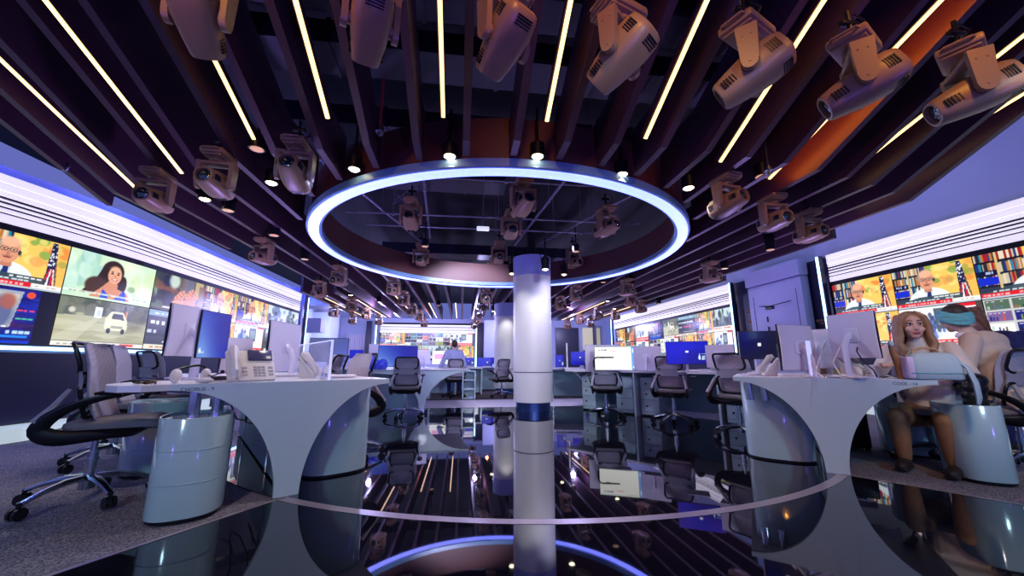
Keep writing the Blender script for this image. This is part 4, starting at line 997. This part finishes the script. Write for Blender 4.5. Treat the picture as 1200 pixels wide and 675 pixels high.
# left front desk
mon(212, 418, 359, 30, 3.15, 'big white-backed monitor on the left desk nearest the left wall screens', .9, None, back=True, asp=.95)
mon(247, 420, 366, 36, 3.05, 'monitor with dark blue reflecting screen on the left front desk', .95, pic_bluegrad(*G1), asp=.9)  # dark blue reflection drawn in as the screen's picture
mon(274, 438, 396, 18, 3.6, 'white-backed monitor just right of the dark blue one', .7, None, back=True, asp=.9)
mon(329, 436, 378, 20, 3.9, 'tall white-backed monitor behind the glass divider', 1.0, None, back=True, asp=1.0)
mon(384, 424, 396, 46, 4.9, 'wide idle monitor above the pale grey chair at left', -.1, pic_idle(*G1), zt=.752)
# far left desk
mon(466, 430, 405, 46, 7.9, 'wide blue monitor on the far left desk', 0, pic_bluegrad(*G1))
mon(496, 427, 410, 16, 8.3, 'small white-backed monitor right of the wide blue one', .2, None, back=True)
mon(437, 432, 403, 12, 9.5, 'narrow white-backed monitor left of the wide blue one', .2, None, back=True)
mon(417, 420, 410, 16, 10.5, 'small blue monitor under the far left curtain', 0, pic_blue(*G2))
# far desk
mon(525, 427, 411, 37, 11.3, 'white document monitor with pink blocks before the far man', 0, pic_pink(*G1))
mon(549, 428, 419, 14, 11.3, 'small blue monitor right of the far man', 0, pic_blue(*G2))
mon(571, 432, 419, 24, 12.8, 'wide blue monitor left of the far column', 0, pic_blue(*G1))
# long right desk
mon(723, 434, 406, 52, 6.35, 'bright white document monitor on the long right desk', 0, pic_blank(72, 40))
mon(707, 436, 404, 42, 6.9, 'white-backed wide monitor behind the bright document one', .1, None, back=True)
mon(759, 434, 406, 32, 6.2, 'white-backed monitor between the white and blue screens', -.15, None, back=True)
mon(806, 427, 400, 50, 5.2, 'wide blue monitor with white droplet mark on the long right desk', .08, pic_blue(72, 40))
mon(845, 431, 404, 34, 5.0, 'white-backed monitor right of the blue droplet screen', -.2, None, back=True)
mon(680, 428, 412, 22, 9.2, 'blue monitor right of the near column', 0, pic_blue(*G1))
mon(656, 431, 416, 10, 9.4, 'small blue monitor beside the near column edge', 0, pic_blue(*G2))
# right front desk
mon(891, 421, 388, 48, 3.95, 'curved dark monitor with white sticker on the right front desk', .3, pic_dark(*G1), curve=.03)
mon(934, 434, 381, 14, 3.55, 'monitor seen edge-on with white curved back on the right desk', 1.0, None, back=True, asp=1.1)
mon(963, 432, 386, 42, 3.75, 'white-backed monitor in the middle of the right front desk', -.3, None, back=True, asp=1.05)
mon(1006, 420, 367, 44, 3.3, 'large white-backed monitor with hanging cable on the right desk', -.62, None, back=True, asp=.98)

# ------------------------------------------------------------------ things on the desks
def desk_phone(p, rz, label, zt=.752, sc=1.):
    t = thing('desk_phone', label, 'telephone', (p[0], p[1], zt), rz, 'desk telephones'); t.scale = (sc,) * 3
    R = Euler((math.radians(52), 0, 0)).to_matrix()
    pos = lambda x, s, n: (x, .02 + .616 * s - .79 * n, .085 + .788 * s + .62 * n)
    b = MB(); b.box((0, .02, .085), (.23, .2, .022), R=R, bev=.008); b.prism([(-.035, .0), (.06, .0), (.085, .13), (.06, .13)], lambda a, c, tt: (tt, a, c), -.09, .09); b.build('body', 'phone', t)
    b = MB(); b.box(pos(.045, .062, .016), (.12, .07, .014), R=R, bev=.003); b.build('display', 'phonedark', t)
    b = MB()
    for i in range(3):
        for j in range(4): b.box(pos(.015 + i * .02, -.075 + j * .019, .012), (.015, .012, .006), R=R)
    b.build('keypad', 'keys', t); b = MB()
    for j in range(3): b.box(pos(.09, -.07 + j * .024, .012), (.022, .01, .006), R=R); b.box(pos(-.035, -.07 + j * .024, .012), (.022, .01, .006), R=R)
    b.build('function_keys', 'keys', t)
    b = MB(); b.tube([pos(-.085, -.1, .025), pos(-.09, -.07, .04), pos(-.09, 0, .045), pos(-.09, .075, .04), pos(-.085, .105, .025)], [.02, .032, .019, .032, .02], 10, flat=(1, .8)); b.build('handset', 'phone', t)
    b = MB(); b.tube([(-.09, -.06, .03)] + [(-.10 + .012 * math.cos(i * 1.6), -.07 - .008 * i, .02 + .01 * math.sin(i * 1.6)) for i in range(12)], .003, 5); b.build('cord', 'phone', t)
    return t
q = loc2(AM, AZ, -.27, .12); desk_phone(q, AZ + .15, 'ivory desk phone with tilted display at the left desk front edge', sc=1.25)
q = at(362, 440, 3.35); desk_phone((q.x, q.y), AZ + 1.35, 'ivory desk phone turned away behind the glass divider', sc=1.1)
q = loc2(DM, DZ, -.38, .35); desk_phone(q, DZ - 1.5, 'white desk phone seen from behind at the right desk left part', sc=1.05)
q = loc2(DM, DZ, .28, .32); desk_phone(q, DZ + .9, 'white desk phone beside the cardboard box on the right desk', sc=1.05)
q = at(846, 434, 5.15); desk_phone((q.x, q.y), CZ + 2.6, 'pale phone right of the blue droplet screen', sc=1.2)
# glass divider along the left desk
t = thing('glass_divider', 'low frosted glass divider standing along the left front desk', 'glass divider', (AM.x, AM.y, .752), AZ)
b = MB(); b.box((.22, .62, .15), (.012, 1.15, .29)); b.build('pane', 'glass', t, smooth=False)
b = MB(); b.box((.22, .04, .15), (.016, .012, .30)); b.box((.22, .62, .298), (.016, 1.16, .008)); b.build('bright_edge', 'glassedge', t, smooth=False)
b = MB(); [b.box((.22, y, .02), (.04, .06, .05), bev=.006) for y in (.2, 1.)]; b.build('clamp', 'chrome', t)
t = thing('glass_divider', 'bright glass divider edge standing on the right front desk', 'glass divider', (*loc2(DM, DZ, -.05, .1), .752), DZ + .5)
b = MB(); b.box((0, .3, .16), (.012, .55, .31)); b.build('pane', 'glass', t, smooth=False)
b = MB(); b.box((0, .02, .16), (.03, .02, .32)); b.build('bright_edge', 'glassedge', t, smooth=False)
b = MB(); b.box((0, .25, .01), (.05, .3, .02), bev=.005); b.build('foot', 'chrome', t)
# headset, mouse, cables and eyeglasses on the wing
hp = loc2(AM, AZ, -.62, .12)
t = thing('headset', 'white headset lying on the left desk wing', 'headset', (hp.x, hp.y, .752), AZ - .5)
b = MB()
for s, yy_ in ((-1, 0), (1, .13)): b.lathe([(0, .0), (.04, .0), (.048, .012), (.045, .03), (.02, .038), (0, .038)], 20, c=(0, 0, 0)) if False else b.ell((0 + .05 * s, yy_, .045), (.024, .046, .046))
b.build('ear_cup', 'phone', t)
b = MB(); b.tube([(-.05 + .0, 0, .08)] + [(-.05 + .1 * i / 8, .0 + .13 * i / 8 + .06 * math.sin(PI * i / 8), .085 + .025 * math.sin(PI * i / 8)) for i in range(9)], .008, 8); b.build('headband', 'black', t)
b = MB(); b.tube([(.05, .13, .05), (.1, .10, .04), (.15, .05, .05), (.2, .02, .07)], .004, 6); b.ell((.2, .02, .07), (.012, .012, .012)); b.build('microphone_boom', 'black', t)
q = loc2(AM, AZ, -.52, .03)
b = MB(); b.ell((0, 0, .018), (.032, .055, .018)); o = b.build('computer_mouse', 'phone'); o.location = (q.x, q.y, .752); o.rotation_euler = (0, 0, AZ + .9); tag(o, 'white computer mouse beside the headset', 'mouse')
q = loc2(AM, AZ, -.8, .1)
for k in range(2):
    b = MB(); b.tube([(q.x + .06 * math.cos(i * .9 + k * 2) * (1 - .03 * i), q.y + .045 * math.sin(i * .9 + k) + .05 * k, .757 + .006 * (i % 3)) for i in range(12)], .004, 6)
    tag(b.build('headset_cable', ['black', 'copper'][k]), ['black cable coiled on the left desk wing', 'copper-brown cable coiled on the left desk wing'][k], 'cable')
q = loc2(AM, AZ, -.33, .42)
t = thing('keyboard', 'dark tilted keyboard block between phone and monitor on the left desk', 'keyboard', (q.x, q.y, .752), AZ + .1)
b = MB(); b.box((0, 0, .015), (.34, .13, .02), bev=.005); b.build('case', 'black', t)
b = MB(); [b.box((-.15 + .0215 * i, -.045 + .022 * j, .028), (.018, .018, .008)) for i in range(15) for j in range(5)]; b.build('keys', 'monblack', t, smooth=False)
# cups, papers, boxes and small things along the desks
def paper(p, rz, label, zt=.752, n=5, w=.21, h=.29, group='paper stacks on the desks'):
    b = MB()
    for k in range(n):
        b.box((random.uniform(-.012, .012), random.uniform(-.012, .012), .004 + k * .0045), (w, h, .004), R=Euler((0, 0, random.uniform(-.12, .12))).to_matrix())
    o = b.build('paper_stack', 'paper', smooth=False); o.location = (p[0], p[1], zt); o.rotation_euler = (0, 0, rz); o['kind'] = 'thing'
    return tag(o, label, 'papers', group)
def cup(p, label, zt=.752, m='paper'):
    t = thing('cup', label, 'cup', (p[0], p[1], zt), random.random() * 6, 'cups on the desks')
    b = MB(); b.lathe([(.028, 0), (.038, .095), (.040, .097), (.036, .095), (.027, .006), (0, .006)], 20); b.build('body', m, t)
    b = MB(); b.lathe([(.0385, .092), (.0415, .094), (.0405, .104), (.034, .108), (0, .108)], 20); b.build('lid', 'monwhite', t)
for k, (mid, rz, x, y, lb) in enumerate(((AM, AZ, .42, .45, 'papers beside the glass divider on the left front desk'), (AM, AZ, .1, 1.1, 'papers under the tall white-backed monitor on the left desk'), (DM, DZ, -.2, .18, 'papers at the right desk front edge left of the glass'), (DM, DZ, .12, .2, 'papers at the right desk front edge by the cables'), (DM, DZ, -.45, .9, 'papers behind the turned phone on the right desk'),
                                         (CP, CZ, .55, .35, 'papers left of the bright document monitor'), (CP, CZ, 1.7, .35, 'papers between the chairs on the long right desk'), (CP, CZ, 2.5, .4, 'papers at the right end of the long right desk'))):
    paper(loc2(mid, rz, x, y), rz + random.uniform(-.4, .4), lb)
for k, (mid, rz, x, y, lb) in enumerate(((CP, CZ, .35, .55, 'white cup at the left end of the long right desk'), (CP, CZ, 1.42, .5, 'white cup at the middle seam of the long right desk'), (AM, AZ, .5, 1.2, 'white cup far along the left front desk'), (DM, DZ, .42, .62, 'white cup beside the cardboard box on the right desk'))):
    cup(loc2(mid, rz, x, y), lb)
q = loc2(DM, DZ, .12, .75)
t = thing('cardboard_box', 'small brown cardboard box under the large white-backed monitor', 'box', (q.x, q.y, .752), DZ + .2)
b = MB(); b.box((0, 0, .055), (.2, .15, .11), bev=.003); b.build('carton', 'card', t); b = MB(); b.box((0, -.0765, .055), (.05, .002, .11)); b.build('tape', 'paper', t)
# cables on the right desk: hanging from the monitors and lying about
for k, pts in enumerate(([(1006, 398, 3.28), (1004, 412, 3.25), (1012, 424, 3.2), (1024, 434, 3.1), (1028, 442, 3.05)], [(968, 400, 3.6), (960, 420, 3.4), (956, 436, 3.25), (966, 443, 3.1)], [(985, 405, 3.3), (976, 425, 3.2), (984, 438, 3.1), (1000, 443, 3.0)])):
    b = MB(); P = [at(*p) for p in pts]; P = [V((p.x, p.y, max(p.z, .757))) for p in P]; b.tube(P, .005, 6)
    tag(b.build('monitor_cable', 'black' if k == 0 else 'phone'), ['black cable hanging from the large white-backed monitor', 'white cable hanging left of the bright glass edge', 'white cable hanging right of the bright glass edge'][k], 'cable')
for k, (x, y) in enumerate(((.22, .14), (.38, .2))):
    q = loc2(DM, DZ, x, y); b = MB(); b.tube([(q.x + .05 * i - .12, q.y + .03 * math.sin(i * 1.7 + k), .757 + .012 * (i % 2)) for i in range(7)], .004, 6)
    tag(b.build('thin_cable', ['red', 'black'][k]), ['thin red cable lying on the right desk front edge', 'thin black cable lying on the right desk front edge'][k], 'cable')
# blue bag, handset, white stick and speakers on farther desks
q = at(437, 432, 7.4)
b = MB()
for k in range(7): b.ell((random.uniform(-.16, .16), random.uniform(-.1, .1), random.uniform(.08, .2)), (.13, .11, .1), Euler((k, k * 2, 0)).to_matrix())
o = b.build('plastic_bag', 'bluebag'); o.location = (q.x, q.y + .2, .73); tag(o, 'crumpled bright blue bag on the far left desk', 'bag')
q = loc2(CP, CZ, .2, .42)
t = thing('cordless_phone', 'dark cordless phone standing at the left end of the long right desk', 'telephone', (q.x, q.y, .75), CZ - .3)
b = MB(); b.box((0, 0, .02), (.1, .1, .04), bev=.012); b.build('cradle', 'monblack', t); b = MB(); b.box((0, 0, .13), (.055, .03, .2), bev=.012, R=Euler((-.15, 0, 0)).to_matrix()); b.build('handset', 'chairgrey', t)
q = at(665, 434, 8.6)
t = thing('microphone_pole', 'slim white upright pole on the desk right of the near column', 'pole', (q.x, q.y, .75))
b = MB(); b.cyl((0, 0, 0), (0, 0, .02), .07, 20); b.build('foot', 'paper', t); b = MB(); b.cyl((0, 0, .02), (0, 0, .56), .018, 12); b.build('pole', 'paper', t)

# ------------------------------------------------------------------ people
def remesh(b, name, m, parent, vox=.008, smooth=4):
    me = bpy.data.meshes.new('tmp'); me.from_pydata(b.v, [], b.f)
    o = bpy.data.objects.new('tmp', me); COL.objects.link(o)
    r = o.modifiers.new('r', 'REMESH'); r.mode = 'VOXEL'; r.voxel_size = vox
    s = o.modifiers.new('s', 'SMOOTH'); s.factor = .5; s.iterations = smooth
    bpy.context.view_layer.update(); dg = bpy.context.evaluated_depsgraph_get()
    out = bpy.data.meshes.new_from_object(o.evaluated_get(dg)); bpy.data.objects.remove(o)
    out.name = name; out.materials.clear(); out.materials.append(M[m]); out.polygons.foreach_set('use_smooth', [True] * len(out.polygons))
    q = bpy.data.objects.new(name, out); COL.objects.link(q); q.parent = parent; return q
def cap(b, pts, rs, flat=None, n=12):
    b.tube(pts, rs, n, flat=flat)
    for p, r in ((pts[0], rs[0]), (pts[-1], rs[-1])): b.ell(p, (r * .98,) * 3, n=12, m=8)
def hand(b, w, d, up, sgn):
    """palm and five bent fingers: w wrist, d direction, up back-of-hand normal"""
    d = V(d).normalized(); up = (V(up) - d * V(up).dot(d)).normalized(); sd = d.cross(up) * sgn
    R = Matrix((sd, d, up)).transposed()
    b.ell(w + d * .045, (.038, .05, .016), R)
    for k, (o, L) in enumerate(((-.028, .066), (-.010, .078), (.009, .074), (.027, .058))):
        a = w + d * .082 + sd * o; k1 = a + d * L * .45 - up * .006; k2 = k1 + d * L * .33 - up * .016; k3 = k2 + d * L * .2 - up * .018
        cap(b, [a - d * .015, k1, k2, k3], [.0095, .009, .0082, .0072], n=8)
    a = w + d * .025 - sd * .03; k1 = a - sd * .028 + d * .022 - up * .006; k2 = k1 - sd * .006 + d * .03 - up * .008
    cap(b, [a, k1, k2], [.013, .011, .009], n=8)
def person(p, face, label, lean=.05, head_turn=0., head_pitch=0., top='cream', leg='trouser', hair='hair', style='long', arms=None, sc=1., vox=.009, seat=.5):
    rz = math.atan2(face[1], face[0]) - PI / 2
    t = thing('person', label, 'person', (p[0], p[1], 0), rz); t.scale = (sc,) * 3
    hip = V((0, -.02, seat + .09)); ch = hip + V((0, .30 * lean * 2, .40)); nk = hip + V((0, .5 * lean * 2 + .02, .545)); hc = nk + V((0, .05 + .12 * lean, .155))
    HR = Euler((head_pitch, 0, head_turn)).to_matrix()
    H = lambda x, y, z: hc + HR @ V((x, y, z))
    S = {}
    arms = arms or {-1: ((-.27, .12, .72), (-.16, .40, .79)), 1: ((.27, .12, .72), (.16, .40, .79))}
    def torso(b, g):
        b.ell(hip, (.165 + g, .125 + g, .13 + g)); b.ell(hip.lerp(ch, .5), (.145 + g, .105 + g, .2 + g)); b.ell(ch, (.165 + g, .115 + g, .17 + g)); b.ell(ch + V((0, -.01, .09)), (.17 + g, .09 + g, .08 + g))
    def arm(b, s, g, e=1.):
        sh = ch + V((s * .175, 0, .105)); el, wr = V(arms[s][0]), V(arms[s][1]); wr2 = el.lerp(wr, e)
        cap(b, [sh, sh.lerp(el, .5), el], [.056 + g, .05 + g, .042 + g]); cap(b, [el, el.lerp(wr2, .4), wr2], [.042 + g, .04 + g, (.028 if e == 1. else .034) + g])
        return el, wr
    def legs(b, g, full=True):
        for s in (-1, 1):
            h = hip + V((s * .09, .04, -.04)); kn = V((s * .13, .46, seat + .05)); an = V((s * .13, .44, .09))
            cap(b, [h, h.lerp(kn, .5), kn], [.088 + g, .075 + g, .058 + g]); cap(b, [kn, kn.lerp(an, .35), an], [.054 + g, .052 + g, .034 + g])
    b = MB(); torso(b, 0); legs(b, 0)
    for s in (-1, 1):
        el, wr = arm(b, s, 0); d = (wr - el).normalized(); hand(b, wr, d, (0, 0, 1), s)
        an = V((s * .13, .44, .06)); b.ell(an + V((0, .06, -.025)), (.04, .12, .03))
    cap(b, [nk - V((0, 0, .08)), nk + V((0, .01, .06)), hc - V((0, 0, .06))], [.056, .05, .05])
    b.ell(H(0, -.012, .03), (.074, .092, .092), HR); b.ell(H(0, .022, -.035), (.058, .068, .072), HR); b.ell(H(0, .055, -.088), (.028, .026, .022), HR)
    b.tube([H(0, .084, .018), H(0, .096, -.012), H(0, .106, -.03)], [.009, .012, .014], 8); b.ell(H(0, .1, -.034), (.017, .012, .010), HR)
    for s in (-1, 1): b.ell(H(s * .078, -.01, -.005), (.011, .02, .03), HR); b.ell(H(s * .03, .082, .03), (.026, .012, .008), HR); b.ell(H(s * .038, .058, -.03), (.026, .026, .026), HR)
    remesh(b, 'body', 'skin', t, min(vox, .0075))
    f = MB()
    for s in (-1, 1): f.ell(H(s * .031, .079, .008), (.016, .011, .008), HR)
    f.build('eyes', 'eyewhite', t); f = MB()
    for s in (-1, 1): f.ell(H(s * .031, .086, .008), (.0072, .006, .0075), HR); f.tube([H(s * .012, .089, .036), H(s * .034, .089, .041), H(s * .052, .076, .034)], [.0035, .004, .0025], 6); f.tube([H(s * .014, .087, .013), H(s * .031, .090, .017), H(s * .048, .08, .012)], [.002, .003, .002], 6)
    f.build('eyebrows_and_lashes', 'eye', t); f = MB()
    f.ell(H(0, .087, -.062), (.023, .009, .006), HR); f.ell(H(0, .085, -.071), (.019, .009, .006), HR); f.build('lips', 'lips', t)
    # clothes
    b = MB(); torso(b, .016)
    for s in (-1, 1): arm(b, s, .012, .9)
    if style in ('long',): cap(b, [nk - V((0, 0, .07)), nk + V((0, .01, .035))], [.07, .062])
    else: cap(b, [nk - V((0, 0, .08)), nk + V((0, .0, .01))], [.075, .066])
    remesh(b, 'jumper' if style == 'long' else 'shirt', top, t, vox, 6)
    b = MB(); b.ell(hip - V((0, 0, .02)), (.18, .14, .12)); legs(b, .012); remesh(b, 'trousers', leg, t, vox * 1.3, 5)
    b = MB()
    for s in (-1, 1): b.ell((s * .13, .50, .04), (.048, .13, .045)); b.box((s * .13, .49, .012), (.08, .24, .02), bev=.008)
    remesh(b, 'shoes', 'hairdark', t, .012, 3)
    # hair
    b = MB()
    if style == 'long':
        b.ell(H(0, -.028, .045), (.088, .098, .095), HR)
        for s in (-1, 1):
            for k in range(4):
                o = .012 * k
                cap(b, [H(s * .02, .055 - o, .118), H(s * (.070 + o * .3), .055 - .028 * k, .075), H(s * .09, .035 - .03 * k, 0), H(s * (.088 + .012 * math.sin(k * 2)), .03 - .028 * k, -.08), H(s * (.108 - .006 * k), .03 - .02 * k, -.15), H(s * (.085 + .012 * k), .045 - .03 * k, -.215), H(s * (.10 - .01 * k), .05 - .03 * k, -.25)], [.012, .022, .026, .026, .028, .024, .008], n=8)
        for k in range(6): x = -.06 + .024 * k; cap(b, [H(x, -.09, .09), H(x * 1.3, -.115, -.02), H(x * 1.5, -.10, -.15), H(x * 1.4, -.09, -.24)], [.03, .032, .03, .012], n=8)
    else:
        b.ell(H(0, -.025, .052), (.081, .094, .082), HR); b.ell(H(0, -.055, .005), (.074, .06, .07), HR)
        if style == 'messy':
            for k in range(26):
                q = k * 2.4; b.ell(H(.07 * math.cos(q), -.02 + .075 * math.sin(q), .05 + .05 * math.sin(k * 1.3)), (.03, .03, .035), HR)
            for s in (-1, 1): cap(b, [H(s * .07, -.02, .06), H(s * .085, .0, -.03), H(s * .08, .01, -.12)], [.03, .032, .016], n=8)
    remesh(b, 'hair', hair, t, .008, 3)
    t['_h'] = 0; del t['_h']
    return t, H, HR
pw = at(1080, 420, 3.6)
person((pw.x, pw.y), (-.9, -.45), 'seated woman with long light brown hair in a cream knit, facing the camera', .06, .42, .05, 'cream', 'copper', 'hair', 'long', sc=1.08, seat=.33)
pm = at(1174, 440, 3.45)
tm, H, HR = person((pm.x - .12, pm.y - .1), (-.15, .99), 'seated man from behind in beige shirt with teal head wrap', .16, -.55, -.05, 'beige', 'trouser', 'hairdark', 'short', sc=1.06, seat=.42)
b = MB()
n = 28
for k in range(n):
    q = 2 * PI * k / n; q2 = 2 * PI * (k + 1) / n
    for z, r in ((-.02, .98), (.005, 1.02), (.03, 1.03), (.055, 1.0)):
        f = lambda q, z: H(.088 * r * math.cos(q), -.018 + .104 * r * math.sin(q), z - .005 + .03 * math.sin(q) + .006 * math.sin(3 * q + z * 90))
        cap(b, [f(q, z), f(q2, z)], [.017, .017], n=6)
remesh(b, 'head_wrap', 'teal', tm, .007, 3)
b = MB(); b.ring([(.066, 0), (.078, -.012), (.082, .0), (.068, .026)], 28)
nk = V((0, -.02 + .5 * .32 + .02, .42 + .09 + .545)); b.v = [tuple(V(q) + nk + V((0, 0, .005))) for q in b.v]; b.build('collar', 'paper', tm)
p3 = at(1203, 440, 4.25)
person((p3.x, p3.y), (-.98, .2), 'person in dark navy top with messy brown hair leaning forward at the right edge', .30, .0, -.5, 'navy', 'navy', 'hair', 'messy', sc=1.05)
pf = at(531, 440, 10.35)
person((pf.x, pf.y), (.05, 1), 'man in pale blue shirt seen from behind at the far desk', .16, 0, -.15, 'blueshirt', 'navy', 'hairdark', 'short', {-1: ((-.33, .1, .74), (-.30, .40, .80)), 1: ((.30, .14, .74), (.2, .42, .80))}, 1.05, .014)
chair((pw.x + .03, pw.y + .03), (-.9, -.45), 'office chair the woman in cream sits on', 'chairs by the right desk')
chair((pm.x - .12, pm.y - .1), (-.15, .99), 'black-armed office chair the man with the head wrap sits on', 'chairs by the right desk')
chair((p3.x + .03, p3.y), (-.98, .2), 'office chair of the person in navy at the right edge', 'chairs by the right desk')
# bag on the right desk, rolled cloth, black jacket
q = at(1094, 440, 3.0)
t = thing('handbag', 'pale teal and lilac handbag on the right desk corner beside the woman', 'bag', (q.x, q.y, .752), DZ + .12)
b = MB(); b.grid(lambda u, v: (0, 0, 0), 1, 1) if False else None
secs = []
for z, kx, ky in ((0, .92, .9), (.01, 1, 1), (.08, 1, 1.02), (.135, .97, .95), (.175, .88, .75), (.2, .7, .5), (.206, .3, .25)):
    secs.append([(x * kx, y * ky, z) for x, y in rrect(.155, .085, .05, 5)])
loft(b, secs); b.build('body', 'bag', t, angle=60)
b = MB(); b.box((-.145, -.01, .09), (.045, .15, .17), bev=.02); b.build('side_panel', 'baglilac', t)
b = MB(); b.tube([(-.11, -.02, .18), (-.10, -.02, .225), (-.04, -.02, .242), (.03, -.02, .232), (.06, -.02, .19)], [.008, .011, .011, .011, .008], 8, flat=(1, .8)); b.build('handle', 'card', t)
b = MB(); b.tube([(-.15, -.0875, .05), (0, -.089, .048), (.15, -.0875, .05)], .003, 6); b.build('seam', 'teal', t)
b = MB(); b.tube([(.13, -.04, .15), (.165, -.07, .09), (.18, -.09, -.02), (.18, -.09, -.12), (.17, -.09, -.17)], [.02, .03, .034, .034, .02], 10, flat=(1, .45)); b.build('flap', 'bag', t)
q = at(1056, 442, 3.12); b = MB(); b.tube([(q.x + .01, q.y, .752), (q.x, q.y, .85), (q.x - .03, q.y, .96), (q.x - .05, q.y, 1.02)], [.03, .028, .022, .012], 12)
o = b.build('rolled_cloth', 'copper'); tag(o, 'tan rolled cloth standing between the phone and the handbag', 'cloth')
b = MB(); b.ell((q.x - .05, q.y - .01, 1.03), (.018, .018, .025)); b.build('blue_tip', 'bag', None); bpy.data.objects['blue_tip'].parent = o
q = at(1143, 470, 3.15)
b = MB()
for k in range(5): b.ell((q.x + .02 * math.sin(k * 2), q.y + .02 * math.cos(k), .50 + .06 * k), (.085, .07, .06))
o = remesh(b, 'jacket', 'black', None, .012, 3); tag(o, 'black jacket bunched between the near pedestal and the man', 'jacket')

# ------------------------------------------------------------------ light
def spot(loc, tgt, power, col, size=70, r=.05, name='spot', blend=.6):
    l = bpy.data.lights.new(name, 'SPOT'); l.energy = power; l.color = col; l.spot_size = math.radians(size); l.spot_blend = blend; l.shadow_soft_size = r
    o = bpy.data.objects.new(name, l); COL.objects.link(o); o.location = loc; o.rotation_euler = (V(tgt) - V(loc)).to_track_quat('-Z', 'Y').to_euler()
def point(loc, power, col, r=.05, name='point'):
    l = bpy.data.lights.new(name, 'POINT'); l.energy = power; l.color = col; l.shadow_soft_size = r
    o = bpy.data.objects.new(name, l); COL.objects.link(o); o.location = loc
LAV, WARM, BLUE = (.70, .68, 1.), (1., .9, .75), (.25, .3, 1.)
# column washers
spot((1.45, 6.2, 2.75), (1.38, 7.2, .3), 40, (1, .97, .92)); spot((.72, 6.6, 2.75), (1.3, 7.3, .3), 25, (1, .97, .92)); spot((1.25, 10.4, 2.55), (1.33, 11.3, .3), 40, (1, .95, .9))
# lit downlights along the ring front
for px, py, z in LIT: p = ray_z(px, py, z); spot(p - V((0, 0, .03)), p - V((0, 0, 2)), 28, WARM, 100)
# added lavender fill spots inside the ring's drum, pointing down at the desks
for x, y, tx, ty, e, c in ((-.3, 5., -1.4, 4., 110, LAV), (1.6, 4.9, 2.6, 3.8, 110, LAV), (-.4, 6.6, -.9, 8, 120, LAV), (1.9, 6.6, 2.7, 6.4, 120, LAV), (.3, 7.4, 0, 10.5, 120, LAV)):
    spot((x, y, 3.0), (tx, ty, 0), e, c, 125, .05)
for x, y, z in ((-3.2, 11.6, 2.2), (.95, 13.6, 2.25), (4.6, 13.4, 2.2), (-1.3, 14.4, 2.3)): point((x, y, z), 5, (1., .22, .05), .04)  # added orange fill points tinting the far moving heads
point((-5.0, 16.0, 2.2), 90, (.6, .66, 1.), .06)  # added fill point brightening the white rear left corner
for x, y in ((-2.6, 12.5), (.5, 12.5), (3.6, 12.5), (-2.6, 15.5), (.5, 15.5), (4.6, 15.5), (-4, 17.5), (2, 18), (6, 17.5), (-1.5, 18)):
    point((x, y, 2.58), 95, (.5, .48, 1.), .06)  # added unseen fill points brightening the rear of the room
# added blue fill points along the tops of the side walls
for y in (4.2, 6.2, 8.2, 10.2, 12.2): point((xl(y) + .45, y, 3.5), 34, (.08, .12, 1.), .05)
for y in (3., 5., 7., 9.5, 12., 15.): point((6.4, y, 3.95), 13, (.45, .5, 1.), .05)
spot((2.6, .8, 2.45), (4.35, 3.0, 1.0), 70, (1., .86, .84), 42, .12)  # added unseen spot brightening the people at the right desk
# added fill spots behind the camera: cool wash over the desk fronts, warm light on the overhead lamps
spot((-1.5, -2.2, 2.6), (-1.6, 3.2, .2), 190, (.5, .84, 1.), 52, .25); spot((3.2, -2.2, 2.6), (3.2, 3.2, .2), 190, (.5, .84, 1.), 52, .25)
for x in (-1.4, .3, 2.0): spot((x, .35, 3.2), (x + .35, 1.75, 2.35), 55, (1., .40, .06), 75, .08)
# added unseen blue fill spots aimed up at the fin undersides
for x, y, e in ((-2.3, 4.6, 130), (4.2, 4.6, 130), (-3.4, 7.5, 120), (5.4, 8, 120), (-1.2, 8.6, 110), (3.3, 8.6, 110), (-2, 13, 150), (3, 13, 150), (.6, 5.2, 40)):
    spot((x, y, .85), (x, y, 4), e, (.45, .3, 1.), 165, .08, 'uplight', 1.)
for x in (-2.6, .6, 4.): spot((x, -.6, 1.0), (x * .9, 2.2, 3.4), 75, (.18, .1, 1.), 130, .1, 'uplight', 1.)
spot((.8, -2.2, 2.3), (1.25, 7.2, .9), 420, (.8, .86, 1.), 26, .2)  # added unseen spot brightening the near column from the front
w = bpy.data.worlds.new('World'); SC.world = w; w.use_nodes = True
w.node_tree.nodes['Background'].inputs[0].default_value = (.16, .19, .62, 1); w.node_tree.nodes['Background'].inputs[1].default_value = .62
SC.view_settings.view_transform = 'Standard'; SC.view_settings.look = 'None'; SC.view_settings.gamma = 1; SC.view_settings.exposure = 0.35
try: SC.view_settings.use_curve_mapping = False
except Exception: pass
